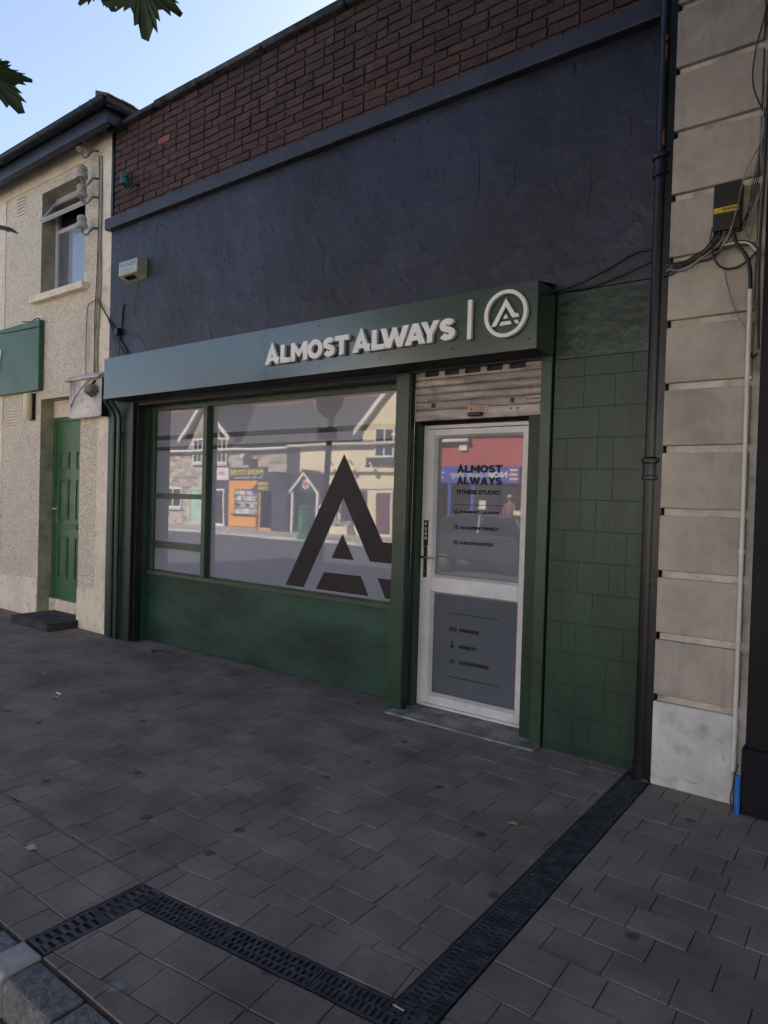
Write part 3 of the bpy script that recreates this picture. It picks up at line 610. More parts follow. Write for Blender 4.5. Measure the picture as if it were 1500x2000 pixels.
# ================================================================ CREAM HOUSE (left)
house = thing('cream_house', 'cream pebble dashed house with green door left of the black shop', 'house')
HY = .015
def wall_holes(name, m, parent, x0, x1, z0, z1, holes, y, yb):
    xs = sorted({x0, x1, *[h[0] for h in holes], *[h[1] for h in holes]}); zs = sorted({z0, z1, *[h[2] for h in holes], *[h[3] for h in holes]}); b = MB()
    for i in range(len(xs)-1):
        for j in range(len(zs)-1):
            cx, cz = (xs[i]+xs[i+1])/2, (zs[j]+zs[j+1])/2
            if any(h[0] < cx < h[1] and h[2] < cz < h[3] for h in holes): continue
            b.add([(xs[i], y, zs[j]), (xs[i+1], y, zs[j]), (xs[i+1], y, zs[j+1]), (xs[i], y, zs[j+1])], [(0, 1, 2, 3)])
    me = bpy.data.meshes.new(name); me.from_pydata(b.v, [], b.f)
    bb = bmesh.new(); bb.from_mesh(me); bmesh.ops.remove_doubles(bb, verts=bb.verts, dist=1e-5); bb.to_mesh(me); bb.free()
    me.materials.append(m); return link(name, me, parent)
hw = (-8.805, -7.765, 4.105, 5.415); hd = (-8.738, -7.775, .0, 2.790); hw2 = (-12.6, -11.5, 4.105, 5.415)
wall_holes('wall', m_rough, house, -16, -7.16, 0, 5.90, [hw, hd, hw2], HY, .4)
part('body', m_soffit, house, (-16, -7.17, .42, 8.5, 0, 5.8))
part('side_wall', m_cream, house, (-7.168, -7.152, .02, 8.5, 0, 5.8))
MB().prism([(-16, 5.545), (-7.385, 5.545), (-7.385, 5.90), (-16, 5.90)], HY-.012, HY).build('smooth_band', m_cream, house)
MB().prism([(-7.385, .0), (-7.158, 0), (-7.158, 5.90), (-7.385, 5.90)], HY-.013, HY).build('corner_strip', m_cream, house)
MB().prism([(-9.97, 0), (-9.77, 0), (-9.77, 5.544), (-9.97, 5.544)], HY-.011, HY).build('corner_strip', m_cream, house)
for x0, x1 in ((-9.769, -8.742), (-7.771, -7.386)): MB().prism([(x0, 0), (x1, 0), (x1, .50), (x0, .46)], HY-.010, HY).build('plinth', m_cream, house)
def reveal(h, d, m, bottom=False, parent=house):
    x0, x1, z0, z1 = h; b = MB()
    b.add([(x0, HY, z0), (x0, d, z0), (x0, d, z1), (x0, HY, z1)], [(0, 1, 2, 3)]); b.add([(x1, HY, z0), (x1, d, z0), (x1, d, z1), (x1, HY, z1)], [(0, 1, 2, 3)])
    b.add([(x0, HY, z1), (x1, HY, z1), (x1, d, z1), (x0, d, z1)], [(0, 1, 2, 3)])
    return b.build('reveal', m, parent)
reveal(hw, .30, m_creamdoor); reveal(hd, .30, m_creamdoor); reveal(hw2, .30, m_creamdoor)
hwn = link('house_window', None, house); hwn['label'] = 'upstairs window with its top pane tilted open'
part('sill', m_cream, hwn, (-8.93, -7.655, -.075, .2, 4.02, 4.104), bevel=.006, seg=2)
part('frame', m_pvc, hwn, (-8.80, -8.735, .19, .25, 4.106, 5.413), (-7.835, -7.770, .19, .25, 4.106, 5.413), (-8.734, -7.836, .192, .25, 4.107, 4.17), (-8.734, -7.836, .192, .25, 5.35, 5.413), (-8.734, -7.836, .192, .25, 4.945, 5.00), bevel=.004)
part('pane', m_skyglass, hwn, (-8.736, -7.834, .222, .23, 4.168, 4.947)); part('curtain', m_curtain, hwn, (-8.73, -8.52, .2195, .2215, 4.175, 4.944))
part('dark_opening', m_soffit, hwn, (-8.736, -7.834, .235, .24, 4.998, 5.352))
sash = link('top_sash', None, hwn); sash.location = (-8.285, .185, 5.345); sash.rotation_euler = (R(-33), 0, 0)
s_ = MB().box(-.50, -.455, -.02, .02, -.36, 0).box(.455, .50, -.02, .02, -.36, 0).box(-.454, .454, -.019, .019, -.36, -.315).box(-.454, .454, -.019, .019, -.045, 0).box(-.456, .456, -.004, .004, -.316, -.044)
me = s_.mesh('top_sash', m_pvc); me.materials.append(m_glass); sash_o = bpy.data.objects.new('open_sash', me); C.objects.link(sash_o); sash_o.parent = hwn
sash_o.location = sash.location; sash_o.rotation_euler = sash.rotation_euler; bpy.data.objects.remove(sash)
for p_ in me.polygons[-6:]: p_.material_index = 1
hwn2 = link('house_window', None, house); part('frame', m_pvc, hwn2, (-12.595, -12.53, .19, .25, 4.106, 5.413), (-11.57, -11.505, .19, .25, 4.106, 5.413), (-12.529, -11.571, .192, .25, 4.107, 4.17), (-12.529, -11.571, .192, .25, 5.35, 5.413)); part('pane', m_glass, hwn2, (-12.53, -11.57, .222, .23, 4.168, 5.352))
hdr = link('house_door', None, house); hdr['label'] = 'green panelled front door'
DXa, DXb, DYy = -8.737, -7.776, .195
part('over_panel', m_cream, hdr, (DXa, DXb, DYy-.01, .3, 2.575, 2.789)); part('threshold', m_cream, hdr, (DXa, DXb, DYy-.03, .3, .0, .235))
part('frame', m_hdoor, hdr, (DXa+.001, DXa+.06, DYy-.012, .3, .236, 2.574), (DXb-.06, DXb-.001, DYy-.012, .3, .236, 2.574), (DXa+.061, DXb-.061, DYy-.012, .3, 2.515, 2.574), bevel=.004)
leaf = part('leaf', m_hdoor, hdr, (DXa+.062, DXb-.062, DYy, .28, .238, 2.513))
for cx in (-8.455, -8.055):
    for z0, z1 in ((.52, 1.05), (1.27, 1.78), (1.90, 2.13)):
        part('door_panel', m_hdoor, hdr, (cx-.115, cx-.100, DYy-.014, DYy-.001, z0, z1), (cx+.100, cx+.115, DYy-.014, DYy-.001, z0, z1), (cx-.0995, cx+.0995, DYy-.014, DYy-.001, z0, z0+.015), (cx-.0995, cx+.0995, DYy-.014, DYy-.001, z1-.015, z1), (cx-.07, cx+.07, DYy-.008, DYy-.001, z0+.04, z1-.04), bevel=.003)
part('letter_plate', m_pipe, hdr, (-8.40, -8.12, DYy-.012, DYy-.0012, 1.15, 1.21), bevel=.003)
ha = part('handle_plate', m_metal, hdr, (-8.655, -8.615, DYy-.008, DYy-.0012, 1.22, 1.45), bevel=.003); MB().tube([(-8.635, DYy-.008, 1.40), (-8.635, DYy-.055, 1.40), (-8.53, DYy-.058, 1.40)], .009).build('handle', m_pvc, ha, smooth=True)
part('door_step', m_step, house, (-8.60, -7.72, -.37, .19, 0, .095), bevel=.012, seg=2)
# roof with eaves, gutter and hip return
EZ = 5.80
MB().xprism([(-.245, 5.615), (-.20, 5.600), (.02, 5.83), (.02, 5.87), (-.245, 5.87)], -16.3, -6.905).build('soffit_box', m_soff2, house); part('return_soffit', m_soff2, house, (-7.15, -6.90, .021, 6, 5.565, 5.80))
MB().add([(-16.4, -.36, 5.83), (-6.80, -.36, 5.83), (-6.80, 8.8, 5.83), (-10.6, 4.2, 8.1), (-16.4, 4.2, 8.1), (-16.4, 8.8, 5.83)], [(0, 1, 3, 4), (1, 2, 3), (2, 5, 4, 3)]).build('roof', m_rooftile, house)
gt = MB()
def gutter(b, p0, p1, nrm, r=.062):
    n = 9; vs = []
    for p in (p0, p1):
        for j in range(n):
            a = math.pi+math.pi*j/(n-1); vs.append((p[0]+nrm[0]*r*math.cos(a), p[1]+nrm[1]*r*math.cos(a), p[2]+r*1.05*math.sin(a)))
    b.add(vs, [(j, j+1, j+1+n, j+n) for j in range(n-1)])
gutter(gt, (-16.4, -.318, 5.825), (-6.775, -.318, 5.825), (0, 1)); gutter(gt, (-6.825, -.33, 5.825), (-6.825, 6, 5.825), (1, 0))
o = gt.build('gutter', m_gutter, house, smooth=True); sm = o.modifiers.new('solid', 'SOLIDIFY'); sm.thickness = .006
for x in (-9.6, -9.1, -8.15, -7.2, -7.0): MB().tube([(x, -.318+.07*math.cos(R(a)), 5.825+.074*math.sin(R(a))) for a in range(180, 365, 20)], .009, 6).build('gutter_bracket', m_gutter, house)
part('fascia_board', m_gutter, house, (-16.3, -6.885, -.258, -.246, 5.62, 5.84), (-6.898, -6.885, -.245, 6, 5.62, 5.84))
for i in range(14):                        # tile ends along the hip return
    y = -.30+i*.16; MB().prism([(-7.05, 5.90+.012*(i % 2)), (-6.775, 5.845+.006*(i % 2)), (-6.775, 5.865+.010*(i % 2)), (-7.05, 5.99)], y, y+.157).build('eaves_tile', m_rooftile, house, bevel=.006)
def vent(name, x0, x1, z0, z1, label):
    v = thing(name, label, 'vent', 'wall vents on the cream house'); b = MB().box(x0, x1, HY-.008, HY+.002, z0, z1).build('vent_plate', m_cream, v)
    n = 6
    for i in range(n): zz = z0+.02+(z1-z0-.04)*i/(n-1); part('louvre', m_creamdoor, v, (x0+.015, x1-.015, HY-.017, HY-.0085, zz-.007, zz+.006))
vent('wall_vent', -9.46, -9.24, 5.245, 5.505, 'small louvred wall vent left of the upstairs window'); vent('wall_vent', -9.63, -9.40, 2.47, 2.70, 'small louvred wall vent beneath the green signboard')
# boxed-in cabinet on the corner with its lamp
bx = thing('wall_cabinet', 'stained white boxed cabinet with black side above the house door', 'cabinet')
part('box', m_box, bx, (-7.86, -7.165, -.085, HY-.014, 2.50, 2.925)); part('black_side', m_dark, bx, (-7.1645, -7.155, -.083, HY-.014, 2.49, 2.95))
MB().xprism([(-.14, 2.925), (-.14, 2.945), (HY-.014, 3.02), (HY-.014, 2.9255)], -7.88, -7.15).build('lid', m_box, bx, bevel=.004); part('lower_lip', m_box, bx, (-7.80, -7.16, -.10, -.0855, 2.485, 2.515), bevel=.006)
lm = thing('bulkhead_lamp', 'small grey globe lamp hanging from the stained white cabinet', 'lamp')
prof = [(.002, .0)]+[(.085*math.sin(R(a)), .085-.085*math.cos(R(a))*.8) for a in range(20, 100, 16)]+[(.075, .13), (.03, .15)]
MB().lathe(prof, (-7.30, -.13, 2.70), 16).build('globe', m_gcable, lm, smooth=True); MB().tube([(-7.30, -.13, 2.84), (-7.30, -.09, 2.90)], .012).build('bracket', m_dark, lm)
tb = thing('tube_lamp', 'cream vertical tube light under the green signboard', 'lamp')
MB().tube([(-8.93, -.055, 2.545), (-8.93, -.055, 2.565), (-8.93, -.055, 2.85), (-8.93, -.055, 2.87)], [.04, .052, .052, .045], 14).build('diffuser', m_lamp, tb, smooth=True); part('base', m_dark, tb, (-8.975, -8.872, -.012, HY, 2.53, 2.88))
gs = thing('green_signboard', 'green shop signboard with white script letter at the left edge', 'sign')
part('board', m_signg, gs, (-13.2, -8.68, -.055, HY-.002, 2.90, 3.79), bevel=.004)
yp = curve_pts([(-9.78, 3.42), (-9.74, 3.50), (-9.70, 3.42), (-9.68, 3.30), (-9.63, 3.28), (-9.57, 3.38), (-9.52, 3.50), (-9.55, 3.36), (-9.62, 3.18), (-9.72, 3.08), (-9.80, 3.12)] and [(a, b, 0) for a, b in [(-9.78, 3.42), (-9.74, 3.50), (-9.70, 3.42), (-9.68, 3.30), (-9.63, 3.28), (-9.57, 3.38), (-9.52, 3.50), (-9.55, 3.36), (-9.62, 3.18), (-9.72, 3.08), (-9.80, 3.12)]], 5)
MB().tube([((p_.x+9.66)*.72-9.80, -.062, (p_.y-3.3)*.72+3.36) for p_ in yp], .016, 6).build('script_letter', m_white, gs, smooth=True)
MB().tube(curve_pts([(-10.4, -.05, 3.80), (-9.6, -.06, 3.73), (-8.72, -.062, 3.70)], 6), .006, 5).tube(curve_pts([(-9.2, -.02, 3.84), (-8.95, -.03, 3.80), (-8.75, -.03, 3.82), (-8.68, -.03, 3.72)], 6), .007, 5).build('loose_wire', m_cable, gs)
# insulators
def insulator(x, y, z, label, m, name='insulator', s=1.0):
    t = thing(name, label, 'insulator', 'old telephone insulators', (x, y, z))
    MB().tube([(q[0]*s, q[1]*s, q[2]*s) for q in curve_pts([(.20, .0, .02), (.19, -.07, .0), (.14, -.10, -.06), (.07, -.11, -.055), (.03, -.11, .0), (.03, -.11, .06)], 5)], .013*s, 8).build('hook', m_gcable if m is m_porc else m_pipe, t, smooth=True)
    MB().lathe([(r_*s, h*s) for r_, h in [(.030, .0), (.062, .0), (.064, .035), (.052, .065), (.046, .075), (.058, .09), (.052, .125), (.032, .142), (.010, .146)]], (.03*s, -.11*s, .03*s), 16).build('bell', m, t, smooth=True)
for x, z, l in [(-7.68, 5.555, 'topmost cream porcelain insulator beside the upstairs window'), (-7.66, 5.235, 'second cream porcelain insulator from the top'), (-7.66, 5.02, 'third cream porcelain insulator from the top'), (-7.645, 4.66, 'lowest cream porcelain insulator beside the upstairs window')]:
    insulator(x, HY-.012, z, l, m_porc)
insulator(-6.80, -.005, 4.955, 'teal glass insulator on the brick parapet', m_teal, s=.82)
# cables on the house
cb = thing('wall_cables', 'bundle of painted cables running down the cream house corner', 'cables')
for off, m, r_ in ((0, m_gcable, .009), (.025, m_creamdoor, .012), (-.02, m_cable, .006)):
    MB().tube(curve_pts([(-7.42+off, -.012, 5.50), (-7.40+off, -.014, 5.0), (-7.405+off, -.014, 4.5), (-7.40+off*1.6, -.016, 4.1), (-7.42+off*1.8, -.016, 3.7), (-7.43+off, -.016, 3.3), (-7.42+off*1.5, -.016, 2.99)], 5), r_, 6).build('cable', m, cb)
MB().tube(curve_pts([(-7.44, -.01, 3.86), (-7.55, -.012, 3.84), (-7.62, -.014, 3.78), (-7.64, -.014, 3.4), (-7.63, -.014, 2.98)], 6), .007, 5).build('cable', m_gcable, cb)
cb2 = thing('sagging_cable', 'black cable crossing from the cream house to the fascia sign', 'cable')
MB().tube(curve_pts([(-7.40, -.02, 3.86), (-7.25, -.025, 3.70), (-7.02, -.022, 3.45), (-6.80, -.02, 3.22), (-6.70, -.05, 3.05)], 6), .008, 6).tube(curve_pts([(-7.20, -.02, 3.64), (-7.02, -.03, 3.40), (-6.78, -.03, 3.12), (-6.74, -.05, 3.05)], 6), .006, 6).build('cable', m_cable, cb2)
cb3 = thing('lamp_cable', 'grey cable looping from the stained cabinet to the house door', 'cable')
MB().tube(curve_pts([(-7.17, -.12, 2.93), (-7.35, -.15, 2.88), (-7.55, -.14, 2.78), (-7.75, -.11, 2.66), (-7.90, -.03, 2.60), (-8.0, .10, 2.62)], 6), .008, 6).build('cable', m_gcable, cb3)

# ================================================================ FIXINGS ON THE BLACK WALL
al = thing('alarm_box', 'yellowed burglar alarm box on the navy wall', 'alarm')
b = MB(); F = [(-6.82, -.115, 3.985), (-6.475, -.115, 3.985), (-6.475, -.115, 4.135), (-6.82, -.115, 4.135)]; B_ = [(-6.835, -.012, 3.935), (-6.455, -.012, 3.935), (-6.455, -.012, 4.15), (-6.835, -.012, 4.15)]
Fd = [(-6.81, -.10, 3.955), (-6.485, -.10, 3.955)]
b.add(F+B_, [(0, 1, 2, 3), (1, 5, 6, 2), (3, 2, 6, 7), (0, 4, 5, 1), (4, 0, 3, 7)]); b.build('case', m_alarms, al, bevel=.005, seg=2)
part('face', m_alarmf, al, (-6.815, -6.480, -.119, -.1155, 3.99, 4.13), bevel=.001)
part('print', m_alarmb, al, (-6.80, -6.50, -.1205, -.1192, 4.066, 4.118), (-6.795, -6.62, -.1205, -.1192, 4.04, 4.048), (-6.76, -6.53, -.1205, -.1192, 4.022, 4.028), (-6.79, -6.58, -.1205, -.1192, 4.004, 4.010))
MB().add([(-6.755, -.095, 3.974), (-6.565, -.095, 3.974), (-6.575, -.045, 3.949), (-6.745, -.045, 3.949)], [(0, 1, 2, 3)]).build('lens', m_navy, al)
MB().lathe([(.007, 0), (.007, -.003)], (0, 0, 0), 10, 'X').build('screw', m_dark, al).location = (-6.466, -.05, 4.06)
jb = thing('junction_box', 'small black junction box with a stub cable above the fascia sign', 'box')
part('case', m_blackpl, jb, (-6.965, -6.895, -.075, -.012, 3.375, 3.455), bevel=.006, seg=2); MB().tube(curve_pts([(-6.84, -.014, 3.715), (-6.875, -.02, 3.69), (-6.885, -.022, 3.58), (-6.89, -.024, 3.45)], 5), .008, 6).tube([(-6.92, -.03, 3.38), (-6.92, -.028, 3.05)], .005, 5).build('cable', m_cable, jb)
# green pipes on the narrow pilaster
for x, l in ((-6.965, 'left of the two thin green pipes on the narrow tiled pilaster'), (-6.862, 'right of the two thin green pipes on the narrow tiled pilaster')):
    gp = thing('green_pipe', l, 'pipe', 'thin green pipes'); MB().tube([(x, -.042, .0), (x, -.042, 2.45), (x-.01, -.06, 2.53), (x-.03, -.12, 2.62), (x-.035, -.15, 2.70)], .024, 12).build('pipe', m_pipe, gp, smooth=True)
    for z in (.95, 2.25): MB().tube([(x, -.042, z), (x, -.042, z+.05)], .029, 12).build('coupling', m_pipe, gp, smooth=True)
# black cast iron downpipe
dp = thing('downpipe', 'tall black cast iron downpipe between the shop and the cream pillar', 'pipe')
PX, PY = -1.148, -.085
MB().tube([(PX, PY, .03), (PX, PY, 6.2)], .043, 20).build('pipe', m_iron, dp, smooth=True)
for z in (3.60, 1.80, 5.45): MB().lathe([(.044, 0), (.056, .005), (.056, .025), (.049, .03), (.050, .09), (.049, .10), (.060, .105), (.062, .128), (.046, .14)], (PX, PY, z), 20).build('collar', m_iron, dp, smooth=True)
MB().tube([(PX, PY, .0), (PX, PY, .10)], [.052, .050], 20).build('shoe', m_iron, dp, smooth=True)
for z in (4.27, 4.38, 3.775): MB().tube([(PX+.010, PY-.0405, z), (PX+.012, PY-.041, z+random.uniform(.03, .09))], .008, 6).build('bare_patch', m_rust, dp)
part('black_edge', m_iron, shop, (-1.128, -1.078, -.118, .1, .0, 6.2))
cw = thing('wall_wires', 'black wires drooping across the navy wall beside the downpipe', 'cables')
MB().tube(curve_pts([(-1.16, -.03, 3.20), (-1.30, -.03, 3.21), (-1.48, -.025, 3.14), (-1.66, -.03, 3.08), (-1.82, -.05, 3.05)], 6), .007, 6).tube(curve_pts([(-1.16, -.03, 3.15), (-1.40, -.03, 3.08), (-1.62, -.03, 3.04), (-1.84, -.04, 3.06)], 6), .006, 6).build('wire', m_cable, cw)

# ================================================================ RUSTICATED PILLAR (right)
pil = thing('rusticated_pillar', 'cream rusticated pillar with a white painted base block', 'pillar')
part('core', m_quoinj, pil, (-1.065, -.56, -.095, .6, 0, 7.2))
zs = [.0]+[.516+.3665*i for i in range(19)]
for i in range(18):
    z0, z1 = zs[i]+(.021 if i else 0), zs[i+1]-.022
    xr = -.628 if i else -.640
    o = MB().box(-1.082, xr, -.128, -.05, z0, z1).build('block', m_quoin if i else m_quoinw, pil, bevel=.007, seg=2)
    if i == 0: o['label'] = 'whitewashed base block'
for pts in ([(-.70, .275), (-.692, .255), (-.695, .23)], [(-.90, .075), (-.86, .066), (-.82, .070)]): MB().tube([(x, -.128, z) for x, z in pts], .0013, 5).build('crack', m_dark, pil)
part('return_strip', m_quoinw, pil, (-.627, -.58, -.105, .3, 0, 2.4)); part('building', m_quoinj, pil, (-.56, 9, .1, 9, 0, 7.2))
nav = thing('dark_shopfront', 'near black shopfront surround at the right edge', 'shopfront')
part('pilaster', m_navy, nav, (-.578, -.20, -.20, .12, .10, 7.0), bevel=.006); part('plinth', m_navy, nav, (-.592, -.19, -.225, .12, 0, .36), bevel=.008); part('panel', m_navy, nav, (-.19, 6, -.12, .1, 0, 3.2))
mb = thing('meter_box', 'black utility box with a yellow label on the cream pillar', 'box')
part('case', m_blackpl, mb, (-.838, -.700, -.205, -.129, 3.175, 3.432), bevel=.006, seg=2); yl = part('label', m_yellow, mb, (-.834, -.708, -.2075, -.2055, 3.270, 3.300)); text('V221900343040', -.79, -.715, 3.279, .013, -.209, m_textv, yl, bold=.03)
cn = thing('white_conduit', 'white plastic conduit running down the cream pillar', 'pipe')
MB().tube([(-.637, -.158, .20), (-.637, -.158, 1.2), (-.64, -.158, 2.0), (-.645, -.158, 2.84)], .0125, 12).build('pipe', m_pvc, cn, smooth=True)
for z in (.42, 1.4, 2.35): part('clip', m_pvc, cn, (-.656, -.622, -.165, -.1285, z, z+.018), bevel=.002)
bp = thing('blue_duct', 'short blue duct at the foot of the dark shopfront', 'pipe'); MB().tube([(-.602, -.238, .0), (-.602, -.238, .21)], .014, 10).build('duct', m_bluep, bp, smooth=True); MB().tube(curve_pts([(-.618, -.25, .02), (-.632, -.25, .08), (-.622, -.235, .16), (-.610, -.20, .26)], 5), .004, 5).build('wire', m_cable, bp)
wr = thing('pillar_wires', 'tangle of black and white wires around the utility box', 'cables')
W_ = [([(-.60, -.16, 4.4), (-.66, -.16, 4.15), (-.67, -.16, 3.95), (-.60, -.17, 3.75)], .004, m_cable), ([(-.585, -.21, 4.9), (-.588, -.215, 4.0), (-.59, -.215, 3.4), (-.60, -.21, 3.0), (-.588, -.212, 2.5)], .008, m_cable),
      ([(-.60, -.21, 3.72), (-.61, -.21, 3.6), (-.605, -.21, 3.45)], .005, m_gcable), ([(-.605, -.20, 3.62), (-.68, -.215, 3.46), (-.71, -.22, 3.30), (-.75, -.21, 3.15), (-.80, -.18, 3.08)], .004, m_gcable),
      ([(-1.08, -.14, 3.06), (-1.0, -.16, 3.04), (-.90, -.17, 3.07), (-.83, -.18, 3.13), (-.80, -.18, 3.18)], .007, m_cable), ([(-1.085, -.14, 3.03), (-1.0, -.16, 3.01), (-.9, -.17, 3.05), (-.80, -.18, 3.12), (-.78, -.18, 3.18)], .005, m_gcable),
      ([(-1.085, -.14, 3.09), (-1.04, -.16, 3.055), (-.95, -.17, 3.06), (-.86, -.17, 3.10), (-.76, -.19, 3.17)], .005, m_cable), ([(-1.11, -.13, 3.0), (-1.05, -.15, 3.0), (-.97, -.16, 3.05), (-.84, -.17, 3.09), (-.70, -.17, 3.11), (-.62, -.17, 3.06), (-.60, -.18, 2.95)], .005, m_cable),
      ([(-.83, -.18, 3.18), (-.84, -.18, 3.08), (-.80, -.17, 2.99), (-.73, -.16, 2.97), (-.66, -.16, 3.0), (-.61, -.17, 3.05)], .006, m_cable), ([(-.74, -.18, 3.18), (-.72, -.17, 3.10), (-.675, -.165, 3.03), (-.652, -.16, 2.95), (-.645, -.158, 2.84)], .011, m_cable),
      ([(-.79, -.175, 3.10), (-.72, -.17, 3.105), (-.66, -.165, 3.09), (-.62, -.17, 3.04)], .006, m_pvc), ([(-.80, -.17, 3.17), (-.79, -.16, 3.05), (-.775, -.15, 2.95), (-.745, -.14, 2.82), (-.700, -.14, 2.70)], .003, m_gcable),
      ([(-.700, -.14, 2.70), (-.66, -.14, 2.62), (-.61, -.15, 2.50)], .003, m_gcable), ([(-.60, -.15, 2.85), (-.622, -.15, 2.72), (-.62, -.15, 2.66)], .004, m_gcable), ([(-.70, -.165, 3.22), (-.66, -.16, 3.12), (-.64, -.165, 3.25), (-.61, -.18, 3.36)], .005, m_gcable),
      ([(-.635, -.15, 2.50), (-.62, -.16, 2.47), (-.60, -.16, 2.49)], .006, m_cable), ([(-.85, -.15, 3.22), (-.855, -.16, 3.14), (-.83, -.17, 3.10)], .004, m_cable)]
rw = random.Random(31)
for k in range(9):
    x0 = -.82+.013*k; W_.append(([(x0, -.175, 3.18), (x0-.03+rw.uniform(-.03, .03), -.165, 3.12+rw.uniform(-.02, .02)), (x0-.14+rw.uniform(-.05, .05), -.16, 3.055+rw.uniform(-.02, .02)), (-1.0+rw.uniform(-.03, .03), -.15, 3.04+rw.uniform(-.02, .03)), (-1.09, -.135, 3.03+rw.uniform(-.03, .05))], rw.uniform(.0025, .0045), rw.choice((m_cable, m_cable, m_gcable))))
for k in range(4): W_.append(([(-.72+.02*k, -.175, 3.18), (-.66, -.17, 3.26+.04*k), (-.625, -.175, 3.42+.06*k), (-.60, -.21, 3.62+.08*k)], .003, rw.choice((m_cable, m_gcable))))
for i, (pts, r_, m) in enumerate(W_): MB().tube(curve_pts(pts, 6), r_, 6).build('wire', m, wr, smooth=True)

# ================================================================ LITTER
def litter(name, label, cat, b, m): return tag(b.build(name, m), label, cat)
litter('straw', 'thin white bent straw lying on the paving left', 'litter', MB().tube([(-5.33, -1.50, .008), (-5.25, -1.50, .008), (-5.20, -1.56, .008)], .006, 6), m_pvc)
litter('twig', 'dark forked twig on the paving below the window', 'twig', MB().tube(curve_pts([(-6.12, -.10, .012), (-6.0, -.085, .016), (-5.88, -.02, .010)], 4), .008, 6).tube([(-6.02, -.09, .012), (-5.98, -.18, .010)], .006, 6), m_bark)
litter('paper_scrap', 'small pale paper scrap on the paving at lower left', 'litter', MB().add([(-3.11, -2.80, .006), (-3.06, -2.805, .010), (-3.055, -2.77, .006), (-3.10, -2.765, .012)], [(0, 1, 2, 3)]), m_labelw)
litter('dry_leaf', 'small yellow dry leaf on the paving near the long drain', 'leaf', MB().add([(-1.51, -1.15, .006), (-1.475, -1.155, .012), (-1.455, -1.13, .006), (-1.48, -1.12, .014), (-1.505, -1.125, .008)], [(0, 1, 2), (0, 2, 3), (0, 3, 4)]), mat('dry leaf', (.42, .36, .20), .8))
litter('matchstick', 'pale matchstick at the corner of the two drains', 'litter', MB().box(-1.235, -1.19, -2.52, -2.516, .002, .005), m_labelw)
litter('dry_leaf', 'brown curled leaf beside the foot of the downpipe', 'leaf', MB().add([(-1.14, -.16, .006), (-1.09, -.17, .016), (-1.07, -.14, .006), (-1.11, -.13, .018)], [(0, 1, 2), (0, 2, 3)]), mat('brown dry leaf', (.20, .10, .05), .8))

gr_ = MB(); rg = random.Random(77)
for _ in range(900):                       # grit and crumbs, thickest along the wall foot and the drains
    q = rg.random()
    if q < .40: x, y = rg.uniform(-7.0, -.7), -abs(rg.gauss(0, .05))+(.16 if rg.random() < .0 else -.01)
    elif q < .46: x, y = (DX0 if rg.random() < .5 else DX1)+rg.gauss(0, .02), rg.uniform(-2.4, -.1)
    else: x, y = rg.uniform(-7, .2), rg.uniform(-3.05, -.1)
    if -6.6 < x < -3.1 and y > -.12: y += .17
    r_ = rg.uniform(.0012, .0032); a = rg.uniform(0, 6.3)
    gr_.add([(x+r_*math.cos(a), y+r_*math.sin(a), .001), (x+r_*math.cos(a+2.1), y+r_*math.sin(a+2.1), .001), (x+r_*math.cos(a+4.2), y+r_*math.sin(a+4.2), .001), (x, y, .001+r_*1.2)], [(0, 1, 3), (1, 2, 3), (2, 0, 3)])
tag(gr_.build('grit', m_quoinj), 'pale grit and crumbs scattered over the paving', 'grit', kind='stuff')
# ================================================================ STREET TREE (overhead, trunk beside the photographer)
tree = thing('street_tree', 'broad leaved street tree whose leaves hang in at the top left', 'tree', loc=(0, 0, 0))
limbs = [([(1.9, -2.75, 0), (1.85, -2.75, 1.2), (1.8, -2.8, 2.6), (1.6, -3.0, 3.8), (1.3, -3.4, 5.2), (1.0, -3.8, 7.0), (.8, -4.0, 8.8)], [.24, .19, .17, .15, .11, .07, .03]),
         ([(1.65, -2.95, 3.5), (.6, -3.6, 4.6), (-.8, -4.5, 5.2), (-2.4, -5.2, 5.6), (-4.2, -5.8, 6.0)], [.10, .085, .06, .04, .015]),
         ([(-2.4, -5.2, 5.6), (-3.8, -6.4, 6.2), (-5.4, -7.2, 6.6), (-7.0, -7.6, 6.8)], [.05, .04, .03, .012]),
         ([(1.7, -2.9, 3.3), (.4, -2.9, 4.4), (-.6, -3.2, 4.7), (-1.5, -3.45, 4.3), (-1.75, -3.55, 3.6), (-1.80, -3.60, 2.9)], [.09, .07, .05, .03, .018, .007]),
         ([(-.6, -3.2, 4.7), (-1.0, -3.3, 4.0), (-1.25, -3.38, 3.3), (-1.33, -3.42, 2.95)], [.03, .022, .012, .006]),
         ([(1.5, -3.1, 4.2), (2.6, -2.6, 5.2), (3.8, -2.4, 6.2), (4.6, -2.4, 7.2)], [.09, .07, .045, .02]),
         ([(1.45, -3.2, 4.4), (1.2, -4.6, 5.6), (.6, -6.2, 6.4), (-.2, -7.4, 6.9)], [.09, .07, .045, .02]),
         ([(1.3, -3.4, 5.2), (.5, -2.4, 6.2), (-.2, -1.4, 7.0)], [.07, .05, .02])]
for i, (p_, r_) in enumerate(limbs):
    pp_ = curve_pts(p_, 5); rr = [r_[min(int(k/5), len(r_)-1)]*(1-(k % 5)/5)+r_[min(int(k/5)+1, len(r_)-1)]*((k % 5)/5) for k in range(len(pp_))]
    MB().tube(pp_, rr, 10).build('trunk' if i == 0 else 'limb', m_bark, tree, smooth=True)
